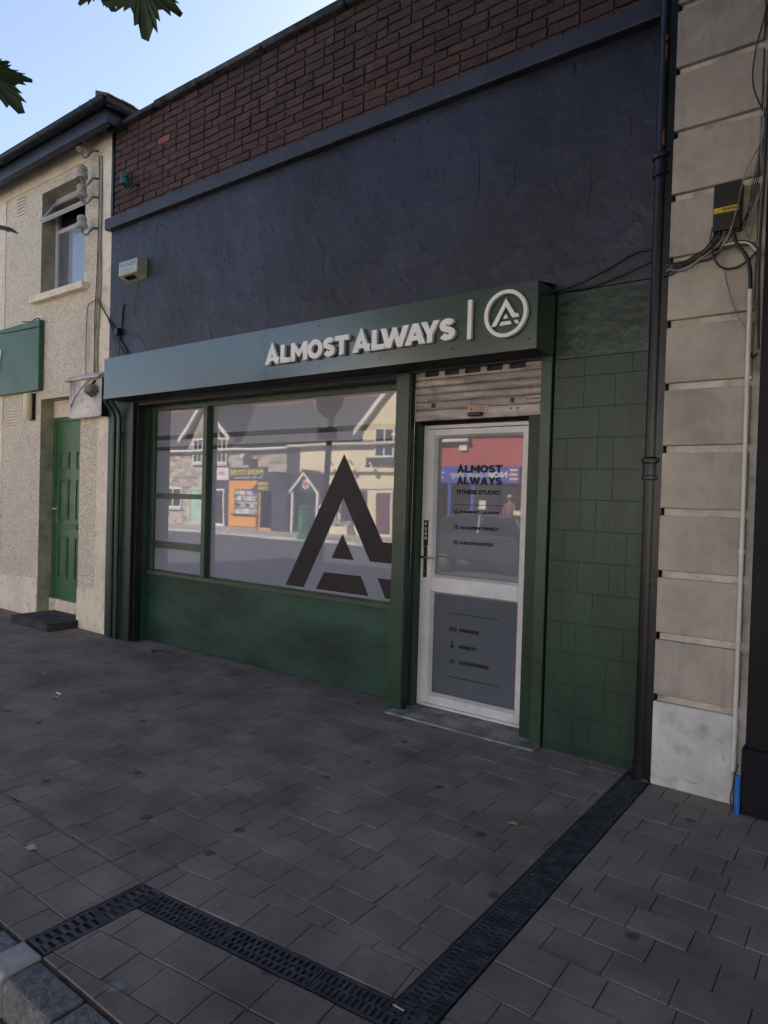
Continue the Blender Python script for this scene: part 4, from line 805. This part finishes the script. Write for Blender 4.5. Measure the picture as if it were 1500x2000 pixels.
def leaf_outline(rnd, teeth=True):
    tips = [(-62, .62), (-20, .80), (28, 1.0), (90, 1.25), (152, 1.0), (200, .80), (242, .62)]; pts = [(0.02, -.12)]
    prev = None
    seq = []
    for i, (a, r_) in enumerate(tips):
        seq.append((a, r_*(rnd.uniform(.92, 1.08))))
        if i < len(tips)-1: seq.append(((a+tips[i+1][0])/2, .60+.06*rnd.random()))
    out = [(0, -.05)]
    for i in range(len(seq)):
        a, r_ = seq[i]; out.append((r_*math.cos(R(a)), r_*math.sin(R(a))))
        if teeth and i < len(seq)-1:
            b_, q_ = seq[i+1]
            for k in (.3, .42, .62, .74):
                aa = a+(b_-a)*k; rr = r_+(q_-r_)*k; rr *= (1.10 if k in (.42, .74) else .90)
                out.append((rr*math.cos(R(aa)), rr*math.sin(R(aa))))
    return out
def leaf_mesh(b, c, ax, up_, size, rnd, teeth=False):
    ax = ax.normalized(); sd = ax.cross(up_).normalized(); nn_ = sd.cross(ax).normalized(); q = leaf_outline(rnd, teeth); vs = [c]
    for x, y in q: vs.append(c+sd*(x*size)+ax*(y*size)+nn_*(-.22*size*(x*x+.5*y*y)))
    n = len(q); b.add(vs, [(0, i+1, (i+1) % n+1) for i in range(n)])
rnd = random.Random(21)
def inframe(p, mg=60):
    d = p-CAM; z = d.dot(f2)
    if z < .05: return False
    u, v = 750+1322*d.dot(r3)/z, 1000-1322*d.dot(u3)/z
    return -mg < u < 1500+mg and v > -mg-60
cr = MB(); cl = []
while len(cl) < 100:  # unseen lobe, added to darken what the fascia reflects
    x, y, z = (rnd.gauss(0, 1) for _ in range(3)); k = rnd.random()**(1/3)/math.sqrt(x*x+y*y+z*z)
    c = Vector((-5.6+x*k*2.7, -6.5+y*k*1.7, 5.2+z*k*1.3))
    if not inframe(c, 250): cl.append(c)
while len(cl) < 260:  # unseen low lobe, added to block light from the right
    x, y, z = (rnd.gauss(0, 1) for _ in range(3)); k = rnd.random()**(1/3)/math.sqrt(x*x+y*y+z*z)
    c = Vector((3.2+x*k*3.1, -4.8+y*k*3.6, 4.3+z*k*1.9))
    if (c-CAM).length > 1.6 and c.x > .7 and not inframe(c, 250): cl.append(c)
while len(cl) < 560:  # unseen lobe, added to shade the right wall and paving
    x, y, z = (rnd.gauss(0, 1) for _ in range(3)); k = rnd.random()**(1/3)/math.sqrt(x*x+y*y+z*z)
    c = Vector((2.8+x*k*4.8, -3.0+y*k*2.6, 5.9+z*k*2.6))
    if c.y < -.35 and c.z > 3.6 and not inframe(c, 250): cl.append(c)
while len(cl) < 840:
    x, y, z = (rnd.gauss(0, 1) for _ in range(3)); k = rnd.random()**(1/3)/math.sqrt(x*x+y*y+z*z)
    c = Vector((.6+x*k*4.8, -5.0+y*k*4.4, 6.0+z*k*2.5))
    if c.z < 3.9+max(0, (-c.x-4))*.15 or c.y > -.35: continue
    if not inframe(c, 250): cl.append(c)
for c in cl:
    for _ in range(19):
        p_ = c+Vector((rnd.gauss(0, .33), rnd.gauss(0, .33), rnd.gauss(0, .24)))
        if inframe(p_, 90) or p_.z < (3.5 if p_.x < .6 else 2.3): continue
        a = rnd.uniform(0, 6.28); leaf_mesh(cr, p_, Vector((math.cos(a), math.sin(a), rnd.uniform(-.9, -.1))), Vector((rnd.uniform(-.4, .4), rnd.uniform(-.4, .4), 1)), rnd.uniform(.12, .18), rnd)
cr.build('crown', m_leaf, tree)
for c, ax, up_, s_ in [((-1.735, -3.578, 2.612), (.55, .42, -.62), (.5, -.7, .45), .088), ((-1.347, -3.437, 2.748), (.10, .14, -1), (.75, -.6, .15), .088), ((-1.465, -3.47, 2.785), (.5, .3, -.8), (.2, -.7, .8), .065), ((-2.105, -3.41, 2.400), (.6, .45, -.1), (.3, -.5, 1), .062), ((-1.30, -3.41, 2.825), (.5, .4, -.55), (-.2, -.7, .7), .075)]:
    b = MB(); leaf_mesh(b, Vector(c), Vector(ax), Vector(up_), s_, rnd, True); b.build('leaf', m_leaf, tree)

# ================================================================ FAR SIDE OF THE STREET (seen mirrored in the glass)
OY = -19.3; OZ = -.02
def brickmat(name, c1, c2, mort, w_, h_, off=.5):
    m = mat(name, c1, .9, .2, 2); t = m.node_tree; L = t.links.new; g = N(t, 'NewGeometry'); sx = N(t, 'SeparateXYZ'); L(g.outputs['Position'], sx.inputs[0])
    cx = N(t, 'CombineXYZ'); L(sx.outputs[0], cx.inputs[0]); L(sx.outputs[2], cx.inputs[1])
    bt = N(t, 'TexBrick'); bt.inputs['Color1'].default_value = (*c1, 1); bt.inputs['Color2'].default_value = (*c2, 1); bt.inputs['Mortar'].default_value = (*mort, 1)
    bt.inputs['Scale'].default_value = 1; bt.inputs['Brick Width'].default_value = w_; bt.inputs['Row Height'].default_value = h_; bt.inputs['Mortar Size'].default_value = .014; bt.offset = off; bt.squash = .7; bt.squash_frequency = 3
    L(cx.outputs[0], bt.inputs['Vector']); L(bt.outputs['Color'], P(m).inputs['Base Color']); return m
m_stone = brickmat('buff stone', (.42, .35, .27), (.16, .135, .11), (.34, .31, .26), .46, .19)
m_slate = brickmat('slate roof', (.07, .072, .08), (.05, .052, .06), (.03, .03, .03), .3, .16)
m_ridge = mat('terracotta ridge', (.25, .10, .06), .8)
m_wpaint = mat('white paint far', (.60, .58, .54), .6, .06)
m_creamf = mat('cream far render', (.62, .53, .36), .85, .08, .6)
m_redf = mat('red far render', (.36, .075, .07), .85, .08, .6)
m_blackf = mat('black shopfront far', (.022, .022, .028), .6)
m_orange = mat('orange shopfront', (.62, .25, .02), .6, .05)
m_yel = mat('yellow letters', (.70, .55, .03), .5, .05)
m_mint = mat('mint door', (.30, .45, .34), .5)
m_maroon = mat('maroon paint', (.10, .02, .025), .5)
m_blue = mat('blue fascia', (.035, .055, .30), .5, .05)
m_pink = mat('pale pink sign', (.62, .50, .50), .5, .05)
m_pillar = mat('green pillar box', (.02, .16, .05), .3)
m_far = mat('grey far render', (.40, .38, .35), .9, .1, .5)
def gable_roof(parent, x0, x1, ze, zr, y0, depth, m=None, over=.25):
    b = MB(); y1 = y0-depth
    b.add([(x0, y0+over, ze-.1), (x1, y0+over, ze-.1), (x1, (y0+y1)/2, zr), (x0, (y0+y1)/2, zr), (x0, y1-over, ze-.1), (x1, y1-over, ze-.1)], [(0, 1, 2, 3), (3, 2, 5, 4)])
    o = b.build('roof', m or m_slate, parent); MB().tube([(x0, (y0+y1)/2, zr), (x1, (y0+y1)/2, zr)], .11, 8).build('ridge_tiles', m_ridge, parent)
    MB().tube([(x0, y0+over+.04, ze-.08), (x1, y0+over+.04, ze-.08)], .07, 8).build('gutter', m_wpaint, parent); return o
def owin(parent, x0, x1, z0, z1, fm=None, y=OY, split=1, sill=True):
    wn = link('window', None, parent); fm = fm or m_wpaint
    part('pane', m_glass, wn, (x0, x1, y+.01, y+.03, z0, z1))
    b = MB().box(x0, x0+.08, y+.031, y+.07, z0, z1).box(x1-.08, x1, y+.031, y+.07, z0, z1).box(x0+.081, x1-.081, y+.031, y+.07, z0, z0+.08).box(x0+.081, x1-.081, y+.031, y+.07, z1-.08, z1)
    for i in range(split): xx = x0+(x1-x0)*(i+1)/(split+1); b.box(xx-.035, xx+.035, y+.032, y+.068, z0+.081, z1-.081)
    b.build('frame', fm, wn)
    if sill: part('sill', m_far, wn, (x0-.1, x1+.1, y+.005, y+.14, z0-.13, z0-.001))
    return wn
def odoor(parent, x0, x1, z1, m, frame=None, y=OY, glass=False):
    d = link('door', None, parent); f_ = frame or m
    part('frame', f_, d, (x0, x0+.09, y+.01, y+.09, OZ, z1), (x1-.09, x1, y+.01, y+.09, OZ, z1), (x0+.091, x1-.091, y+.01, y+.09, z1-.09, z1), (x0+.091, x1-.091, y+.01, y+.09, OZ, OZ+.12))
    part('leaf', m_glass if glass else m, d, (x0+.088, x1-.088, y+.02, y+.05, OZ+.12, z1-.09)); MB().tube([(x1-.2, y+.05, .95), (x1-.2, y+.12, .95)], .02, 6).build('handle', m_metal, d); return d
# stone cottage
sc_ = thing('stone_cottage', 'buff stone cottage with white gable mirrored in the shop window', 'house')
part('wall', m_stone, sc_, (-46, -24.0, OY-7, OY, -.2, 4.05)); gable_roof(sc_, -46.2, -23.7, 4.12, 6.95, OY, 7)
part('end_wall', m_stone, sc_, (-24.01, -23.99, OY-6.9, OY-.1, 4.05, 4.06))
MB().prism([(-32.0, 4.0), (-28.45, 4.0), (-30.25, 6.55)], OY-3.4, OY+.03).build('gable', m_stone, sc_)
for a, b_ in (((-32.45, 4.62), (-30.25, 6.72)), ((-30.25, 6.72), (-28.05, 4.62))):
    MB().prism([(a[0], a[1]-.12), (b_[0], b_[1]-.12), (b_[0], b_[1]+.16), (a[0], a[1]+.16)], OY+.03, OY+.30).build('bargeboard', m_wpaint, sc_)
    MB().prism([(a[0], a[1]+.165), (b_[0], b_[1]+.165), (b_[0], b_[1]+.22), (a[0], a[1]+.22)], OY-3.4, OY+.32).build('gable_roof', m_slate, sc_)
for x0, x1, z0, z1 in ((-31.3, -30.4, 3.35, 4.72), (-29.25, -28.4, 3.32, 4.70)): owin(sc_, x0, x1, z0, z1, y=OY+.035)
owin(sc_, -33.95, -32.3, .85, 2.0); owin(sc_, -38.5, -37, .85, 2.0); owin(sc_, -38.5, -37, 2.8, 3.8)
odoor(sc_, -31.55, -30.35, 1.95, m_mint, m_far)
for x in (-43.0, -24.6):
    ch_ = part('chimney', m_stone, sc_, (x-.5, x+.5, OY-3.9, OY-3.1, 6.3, 8.0)); MB().lathe([(.14, 0), (.12, .4)], (x, OY-3.5, 8.0), 10).build('chimney_pot', m_ridge, ch_)
for x in (-27.4, -26.2, -25.0): MB().xprism([(OY-.9, 4.86), (OY-1.7, 5.50), (OY-1.72, 5.56), (OY-.92, 4.92)], x-.3, x+.3).build('rooflight', m_glass, sc_)
part('wall_lamp', m_wpaint, sc_, (-27.25, -26.9, OY+.01, OY+.2, 3.62, 3.80)); part('hanging_sign', m_blackf, sc_, (-26.9, -26.2, OY+.3, OY+.36, 3.05+.15, 3.75)); MB().tube([(-26.0, OY, 3.8), (-26.0, OY+.5, 3.8)], .03, 6).build('sign_bracket', m_blackf, sc_)
# phone shop in the same terrace
ps = thing('phone_shop', 'orange and black phone shop front mirrored in the big window', 'shop')
part('dark_front', m_blackf, ps, (-29.5, -28.17, OY+.01, OY+.10, OZ, 2.45)); odoor(ps, -29.25, -28.45, 1.97, m_wpaint, m_wpaint, y=OY+.10, glass=True)
pks = part('pink_sign', m_pink, ps, (-29.5, -28.18, OY+.01, OY+.14, 2.46, 3.10)); 
for i in range(4): MB().tube([(-28.95+i*.14, OY+.15, 2.72), (-28.93+i*.14, OY+.15, 2.92-.03*(i % 2))], .018, 6).build('flame_mark', m_maroon, pks)
fs = part('fascia', m_blackf, ps, (-28.16, -25.36, OY+.01, OY+.16, 2.45, 3.10)); text('PHONE STORE', -25.5, -28.05, 2.72, .27, OY+.165, m_yel, fs, 'phone_lettering', bold=.01, opp=True); text('Buy - Sell - Repair & Unlock', -25.6, -27.7, 2.52, .11, OY+.165, m_wpaint, fs, 'small_lettering', opp=True)
of = part('orange_front', m_orange, ps, (-28.16, -27.75, OY+.01, OY+.12, .02, 2.449), (-27.749, -26.0, OY+.01, OY+.12, 2.05, 2.449), (-27.749, -26.0, OY+.01, OY+.12, .02, .68)); part('base', m_blackf, ps, (-28.16, -26.0, OY+.01, OY+.13, OZ, .018))
part('display_back', m_far, ps, (-27.748, -26.0, OY+.011, OY+.02, .69, 2.04)); part('sill', m_blackf, ps, (-27.85, -26.0, OY+.121, OY+.24, .62, .70))
rp = random.Random(4)
for z in (.72, 1.05, 1.40, 1.72):
    part('display_shelf', m_wpaint, ps, (-27.74, -26.05, OY+.021, OY+.11, z-.02, z))
    x = -27.7
    while x < -26.2:
        wd = rp.uniform(.12, .3); part('boxed_goods', rp.choice((m_wpaint, m_pink, m_far, m_blue)), ps, (x, x+wd-.02, OY+.022, OY+.10, z+.001, z+rp.uniform(.12, .24))); x += wd
part('window_frame', m_orange, ps, (-27.75, -27.69, OY+.125, OY+.15, .70, 2.045), (-27.689, -26.0, OY+.125, OY+.15, 1.985, 2.045))
po = link('porch', None, ps); po['label'] = 'dark gabled porch of the phone shop'
part('side_wall', m_blackf, po, (-24.75, -24.67, OY+.17, OY+1.2, OZ, 1.9), (-22.82, -22.74, OY+.17, OY+1.2, OZ, 1.9)); part('front', m_blackf, po, (-23.75, -22.83, OY+1.12, OY+1.20, OZ, 1.9)); part('back', m_blackf, po, (-24.66, -22.83, OY+.17, OY+.22, OZ, 2.3))
MB().prism([(-25.2, 1.88), (-22.62, 1.88), (-23.45, 2.80), (-24.05, 2.80)], OY+.17, OY+1.3).build('roof', m_blackf, po)
part('orange_frame', m_orange, po, (-24.66, -24.56, OY+1.10, OY+1.19, OZ, 1.88), (-24.55, -23.76, OY+1.10, OY+1.19, OZ, .10)); text('PHONE', -23.95, -24.62, 2.16, .16, OY+1.31, m_yel, po, opp=True, bold=.03); text('STORE', -23.95, -24.62, 1.94, .16, OY+1.31, m_yel, po, opp=True, bold=.03)
# cream building with surgery porch
cp = thing('cream_terrace', 'cream rendered building with red cross porch mirrored in the big window', 'building')
part('wall', m_creamf, cp, (-23.10, -13.9+-3.5, OY-7, OY, -.2, 4.15)); part('dark_gap', m_blackf, cp, (-23.985, -23.105, OY-7, OY-.02, -.2, 4.1)); gable_roof(cp, -23.7, -13.6, 4.2, 6.95, OY, 7)
MB().prism([(-19.2, 4.151), (-14.6, 4.151), (-14.6, 4.8), (-16.9, 7.1), (-19.2, 4.8)], OY-3.4, OY+.02).build('gable', m_creamf, cp)
for a, b_ in (((-19.55, 4.62), (-16.9, 7.25)), ((-16.9, 7.25), (-14.3, 4.62))):
    MB().prism([(a[0], a[1]-.12), (b_[0], b_[1]-.12), (b_[0], b_[1]+.18), (a[0], a[1]+.18)], OY+.02, OY+.30).build('bargeboard', m_wpaint, cp)
    MB().prism([(a[0], a[1]+.185), (b_[0], b_[1]+.185), (b_[0], b_[1]+.24), (a[0], a[1]+.24)], OY-3.4, OY+.33).build('gable_roof', m_slate, cp)
owin(cp, -18.5, -17.4, 3.5, 4.82, y=OY+.02); pl_ = part('planter', m_blackf, cp, (-18.75, -17.2, OY+.05, OY+.35, 3.28, 3.48))
part('cornice', m_creamf, cp, (-21.6, -17.3, OY+.005, OY+.22, 2.86, 3.0)); part('name_board', m_creamf, cp, (-21.4, -17.3, OY+.005, OY+.08, 2.12, 2.70))
for x in (-20.8, -19.6, -18.4):
    ln_ = link('wall_lantern', None, cp); MB().tube(curve_pts([(x, OY+.22, 3.15), (x, OY+.5, 3.35), (x, OY+.65, 3.25)], 4), .03, 6).build('arm', m_blackf, ln_); MB().lathe([(.05, .2), (.13, .0), (.13, -.02)], (x, OY+.65, 3.05), 10).build('shade', m_blackf, ln_)
odoor(cp, -18.4, -17.42, 2.02, m_maroon, m_creamf); owin(cp, -20.4, -18.9, .5, 2.05, m_maroon, sill=False); part('flower_box', m_creamf, cp, (-20.9, -19.6, OY+.01, OY+.5, OZ, .35))
fl = MB(); rf = random.Random(6)
for _ in range(160): leaf_mesh(fl, Vector((rf.uniform(-20.85, -19.65), OY+rf.uniform(.05, .5), rf.uniform(.36, .62))), Vector((rf.uniform(-1, 1), 1, rf.uniform(-1, 1))), Vector((rf.uniform(-.3, .3), 0, 1)), .08, rf)
tag(fl.build('flowers', m_wpaint, cp), kind='stuff')
mp_ = link('porch', None, cp); mp_['label'] = 'white gabled porch with a red cross'
part('post', m_wpaint, mp_, (-22.58, -22.46, OY+1.0, OY+1.12, OZ, 1.9), (-20.98, -20.86, OY+1.0, OY+1.12, OZ, 1.9)); part('inner', m_far, mp_, (-22.45, -21.0, OY+.01, OY+.06, OZ, 1.9)); odoor(mp_, -22.2, -21.2, 1.85, m_blackf, y=OY+.06)
for a, b_ in (((-22.72, 1.80), (-21.74, 2.76)), ((-21.74, 2.76), (-20.76, 1.80))):
    MB().prism([(a[0], a[1]-.05), (b_[0], b_[1]-.10), (b_[0], b_[1]+.10), (a[0], a[1]+.10)], OY+1.12, OY+1.20).build('bargeboard', m_wpaint, mp_); MB().prism([(a[0], a[1]+.1), (b_[0], b_[1]+.1), (b_[0], b_[1]+.16), (a[0], a[1]+.16)], OY+.01, OY+1.24).build('roof', m_slate, mp_)
MB().prism([(-22.5, 1.9), (-20.94, 1.9), (-21.74, 2.62)], OY+.95, OY+1.0).build('tympanum', m_blackf, mp_)
MB().lathe([(.22, 0), (.22, .02)], (-21.74, OY+1.01, 2.26), 24, 'Y').build('roundel', m_wpaint, mp_); part('red_cross', m_red, mp_, (-21.80, -21.68, OY+1.031, OY+1.04, 2.09, 2.43), (-21.91, -21.801, OY+1.031, OY+1.04, 2.20, 2.32), (-21.679, -21.57, OY+1.031, OY+1.04, 2.20, 2.32))
part('notice', m_wpaint, mp_, (-21.85, -21.5, OY+.12, OY+.13, 1.15, 1.65))
# red charity shop
rs = thing('charity_shop', 'red charity shop with blue fascia mirrored in the shop door', 'shop')
RX0, RX1 = -17.35, -10.9
part('wall', m_redf, rs, (RX0, RX1, OY-7, OY, 2.44, 4.45), (RX0, -15.9, OY-7, OY-.0, -.2, 2.439), (-11.4, RX1, OY-7, OY, -.2, 2.439)); gable_roof(rs, RX0-.02, RX1, 4.55, 7.3, OY, 7)
part('shop_interior', m_blackf, rs, (-15.9, -11.4, OY-2.4, OY-2.3, -.2, 2.44), (-15.9, -11.4, OY-2.29, OY-.1, -.2, .15)); part('shop_pane', m_glass, rs, (-15.9, -11.4, OY-2.2, OY-2.19, .2, 2.43))
bf = part('fascia', m_blue, rs, (-16.0, -11.42, OY+.01, OY+.12, 2.40, 3.08)); text('NCBI', -11.95, -12.75, 2.62, .26, OY+.125, m_wpaint, bf, opp=True, bold=.03); text('Charity Shop', -12.85, -14.45, 2.57, .30, OY+.125, m_wpaint, bf, opp=True, bold=0); text('Working for People', -14.75, -15.85, 2.75, .12, OY+.125, m_wpaint, bf, opp=True); text('with Sight Loss', -14.75, -15.75, 2.56, .12, OY+.125, m_wpaint, bf, opp=True)
for i in range(6): part('logo_bar', m_wpaint if i % 2 else m_red, bf, (-11.85, -11.5, OY+.121, OY+.13, 2.46+i*.09, 2.52+i*.09))
for x in (-14.55, -13.5): part('mullion', m_blue, rs, (x-.07, x+.07, OY-.02, OY+.06, -.2, 2.43))
part('alarm', m_wpaint, rs, (-14.1, -13.75, OY+.01, OY+.12, 3.72, 3.98)); part('display_table', m_creamf, rs, (-15.5, -14.7, OY-.8, OY-.3, .72, .80), (-15.5, -15.42, OY-.8, OY-.3, .15, .719), (-14.78, -14.7, OY-.8, OY-.3, .15, .719)); part('notice_board', m_creamf, rs, (-11.55, -11.2, OY+.02, OY+.30, .65, 1.35)); part('price_card', m_wpaint, rs, (-13.35, -13.05, OY-.3, OY-.28, 1.35, 1.7)); part('stool', m_wpaint, rs, (-13.95, -13.7, OY-.6, OY-.35, .4, .62))
# unseen houses further along, added for lighting
for x0, x1, h, m, l, nm in ((-10.85, -2.0, 5.4, m_far, 'unseen grey rendered house across the road, added for lighting', 'unseen_grey_terrace'), (-1.95, 9, 5.0, m_creamf, 'unseen plain cream house across the road, added for lighting', 'cream_terrace')):
    t_ = thing(nm, l, 'house'); part('wall', m, t_, (x0, x1, OY-7, OY, -.2, h)); gable_roof(t_, x0-.02, x1+.02, h+.08, h+2.9, OY, 7)
    for k in range(3): xx = x0+1.2+k*2.6; owin(t_, xx, xx+1.1, 3.1, 4.4)
    odoor(t_, x0+3.0, x0+4.0, 2.0, m_maroon, m_wpaint); owin(t_, x0+.9, x0+2.3, .8, 2.0); owin(t_, x0+5.2, x0+6.6, .8, 2.0)
# figure in the charity shop window
fig = thing('person', 'figure in a red check shirt and cap mirrored in the shop door', 'person', loc=(-12.12, OY-.55, .15))
m_skin = mat('skin', (.28, .17, .13), .6, .08); m_shirt = brickmat('red check shirt', (.15, .03, .03), (.08, .02, .02), (.22, .13, .12), .09, .09, 0); m_jean = mat('dark trousers', (.03, .035, .06), .8)
def skin_body(name, V, Ed, rad, m, parent):
    me = bpy.data.meshes.new(name); me.from_pydata(V, Ed, []); o = link(name, me, parent); o.modifiers.new('skin', 'SKIN'); o.modifiers.new('sub', 'SUBSURF').levels = 2
    o.modifiers['sub'].render_levels = 2
    for v, r_ in zip(me.skin_vertices[0].data, rad): v.radius = r_
    me.skin_vertices[0].data[0].use_root = True; me.materials.append(m); return o
V = [(0, 0, .95), (0, 0, 1.15), (0, 0, 1.38), (0, 0, 1.50), (0, .01, 1.56), (0, .015, 1.66), (0, .015, 1.75), (-.19, 0, 1.42), (-.25, .02, 1.15), (-.24, .10, .92), (-.24, .13, .83), (.19, 0, 1.42), (.25, .02, 1.15), (.24, .10, .92), (.24, .13, .83), (-.10, 0, .88), (-.11, .02, .48), (-.11, 0, .08), (-.11, .13, .03), (.10, 0, .88), (.11, .02, .48), (.11, 0, .08), (.11, .13, .03)]
Ed = [(0, 1), (1, 2), (2, 3), (3, 4), (4, 5), (5, 6), (2, 7), (7, 8), (8, 9), (9, 10), (2, 11), (11, 12), (12, 13), (13, 14), (0, 15), (15, 16), (16, 17), (17, 18), (0, 19), (19, 20), (20, 21), (21, 22)]
rad = [(.16, .12), (.16, .12), (.18, .12), (.07, .07), (.075, .085), (.085, .10), (.06, .07), (.075, .075), (.055, .055), (.04, .04), (.03, .04), (.075, .075), (.055, .055), (.04, .04), (.03, .04), (.10, .10), (.07, .07), (.05, .05), (.045, .035), (.10, .10), (.07, .07), (.05, .05), (.045, .035)]
skin_body('body', V, Ed, rad, m_skin, fig)
skin_body('shirt', [(0, 0, .88), (0, 0, 1.15), (0, 0, 1.38), (0, 0, 1.46), (-.19, 0, 1.42), (-.25, .02, 1.15), (-.24, .09, .96), (.19, 0, 1.42), (.25, .02, 1.15), (.24, .09, .96)], [(0, 1), (1, 2), (2, 3), (2, 4), (4, 5), (5, 6), (2, 7), (7, 8), (8, 9)], [(.19, .15), (.19, .145), (.20, .14), (.09, .09), (.095, .095), (.075, .075), (.06, .06), (.095, .095), (.075, .075), (.06, .06)], m_shirt, fig)
skin_body('trousers', [(0, 0, .95), (-.10, 0, .86), (-.11, .02, .48), (-.11, 0, .10), (.10, 0, .86), (.11, .02, .48), (.11, 0, .10)], [(0, 1), (1, 2), (2, 3), (0, 4), (4, 5), (5, 6)], [(.17, .13), (.12, .12), (.09, .09), (.07, .07), (.12, .12), (.09, .09), (.07, .07)], m_jean, fig)
MB().lathe([(.105, 1.72), (.105, 1.78), (.08, 1.82), (.02, 1.83)], (0, .01, 0), 14).box(-.07, .07, .08, .19, 1.715, 1.73).build('cap', m_far, fig, smooth=True)
MB().lathe([(.012, 0), (.018, .02), (.005, .035)], (0, .11, 1.65), 8, 'Y').build('nose', m_skin, fig)
# post box
pb = thing('post_box', 'green pillar post box mirrored in the big window', 'post box', loc=(-18.35, -14.7, -.02))
MB().lathe([(.30, 0), (.30, .18), (.26, .20), (.26, 1.18), (.29, 1.20), (.30, 1.26), (.26, 1.31), (.12, 1.36), (.02, 1.37)], (0, 0, 0), 24).build('body', m_pillar, pb, smooth=True); part('slot', m_dark, pb, (-.12, .12, .255, .285, 1.02, 1.06)); part('door', m_pillar, pb, (-.13, .13, .22, .275, .35, .95))
# road sign standing on our kerb, mirrored in the window
rsn = thing('road_sign', 'round road sign on a leaning grey pole mirrored in the window', 'sign', loc=(-7.0, -3.0, 0)); rsn.rotation_euler = (0, R(3.5), 0)
m_signback = mat('grey sign back', (.055, .055, .06), .6, .1, 4, metal=.2)
MB().tube([(0, 0, 0), (0, 0, 3.55)], .045, 12).build('pole', m_signback, rsn, smooth=True); MB().lathe([(.27, 0), (.275, -.012), (.27, -.018)], (0, .075, 3.13), 36, 'Y').build('disc', m_signback, rsn); part('plate', m_signback, rsn, (-.19, .19, .055, .07, 2.52, 2.70)); part('clamp', m_metal, rsn, (-.06, .06, -.05, .054, 3.2, 3.24), (-.06, .06, -.05, .054, 2.60, 2.64))
# parked car
car = thing('parked_car', 'dark grey parked car mirrored low in the shop door', 'car', loc=(-7.6, -10.6, -.135)); car.rotation_euler = (0, 0, R(4))
m_carp = mat('dark car paint', (.03, .032, .038), .25, .05, 2, coat=.6); m_carg = m_glassfilm('car glass', (.01, .012, .014), ior=1.6); m_tyre = mat('tyre', (.015, .015, .015), .8); m_lens = mat('red lamp lens', (.30, .012, .012), .2); m_clear = mat('headlamp lens', (.5, .5, .52), .15)
low = [(-2.12, .34), (2.1, .34), (2.16, .55), (2.10, .80), (1.55, .93), (.95, .98), (-1.75, 1.0), (-2.08, .92), (-2.17, .6)]; topp = [(.98, .97), (.22, 1.40), (-.45, 1.46), (-1.25, 1.42), (-1.98, 1.0)]
b = MB(); n = len(low); lay = [(-.86, .97), (-.74, 1.0), (.74, 1.0), (.86, .97)]; lay = [(-.88, .95), (-.80, 1.0), (.80, 1.0), (.88, .95)]
vs_ = [(x*k, y, .34+(z-.34)*(.94 if k < 1 else 1)) for y, k in lay for x, z in low]
b.add(vs_, [tuple(range(n)), tuple(range(3*n, 4*n))]+[(i+l*n, (i+1) % n+l*n, (i+1) % n+(l+1)*n, i+(l+1)*n) for l in range(3) for i in range(n)]); b.build('body', m_carp, car, bevel=.04, seg=3, smooth=True)
b = MB(); n = len(topp); vs_ = [(x, y*(1 if z < 1.05 else .76), z) for y in (-.80, .80) for x, z in topp]; b.add(vs_, [tuple(range(n)), tuple(range(n, 2*n))]+[(i, i+1, i+1+n, i+n) for i in range(n-1)]); b.build('cabin_glass', m_carg, car)
b = MB(); vs_ = [(x, y, z+.015) for y in (-.62, .62) for x, z in topp[1:4]]; b.add(vs_+[(x, y, z-.03) for x, y, z in vs_], [(0, 1, 4, 3), (1, 2, 5, 4), (6, 9, 10, 7), (7, 10, 11, 8), (0, 3, 9, 6), (2, 8, 11, 5)]); b.build('roof', m_carp, car, bevel=.01)
b = MB()
for s_ in (-1, 1):
    for a, c_ in zip(topp[:-1], topp[1:]): b.tube([(a[0], s_*(.80 if a[1] < 1.05 else .61), a[1]), (c_[0], s_*(.80 if c_[1] < 1.05 else .61), c_[1])], .035, 6)
    b.tube([(-.35, s_*.80, 1.0), (-.42, s_*.61, 1.45)], .04, 6)
b.build('pillars', m_carp, car)
for x in (1.32, -1.32):
    for s_ in (-1, 1):
        wh = link('wheel', None, car); MB().lathe([(.20, -.10), (.30, -.10), (.32, -.07), (.32, .07), (.30, .10), (.20, .10)], (x, s_*.80, .32), 24, 'Y').build('tyre', m_tyre, wh, smooth=True); MB().lathe([(.02, -.105), (.19, -.098), (.20, .098), (.02, .105)], (x, s_*.80, .32), 16, 'Y').build('rim', m_metal, wh)
for s_ in (-1, 1):
    part('tail_lamp', m_lens, car, (-2.18, -2.05, s_*.66-.13, s_*.66+.13, .68, .90), bevel=.02); part('headlamp', m_clear, car, (1.98, 2.13, s_*.62-.17, s_*.62+.17, .62, .78), bevel=.02); part('door_mirror', m_carp, car, (.70, .86, s_*.98-.08, s_*.98+.08, .98, 1.12), bevel=.03); part('door_seam', m_dark, car, (-.34, -.325, s_*.882-.003, s_*.882+.003, .42, .96))
part('number_plate', m_wpaint, car, (-2.185, -2.165, -.26, .26, .52, .63))
# distant tree behind the cottage
dt = thing('garden_tree', 'leafy tree behind the stone cottage mirrored in the small pane', 'tree', loc=(0, 0, 0))
MB().tube([(-44, -31, 0), (-44, -31, 4), (-43.5, -31, 7)], [.3, .22, .1], 8).build('trunk', m_bark, dt); b = MB(); rr_ = random.Random(12)
for _ in range(2600):
    x, y, z = (rr_.gauss(0, 1) for _ in range(3)); k = rr_.random()**.4/math.sqrt(x*x+y*y+z*z); c = Vector((-43+x*k*4.6*(1+.2*math.sin(z*9)), -31+y*k*3.5, 8+z*k*3.2))
    leaf_mesh(b, c, Vector((rr_.uniform(-1, 1), rr_.uniform(-1, 1), rr_.uniform(-1, .2))), Vector((rr_.uniform(-.5, .5), rr_.uniform(-.5, .5), 1)), rr_.uniform(.16, .28), rr_)
b.build('crown', m_far_leaf, dt)
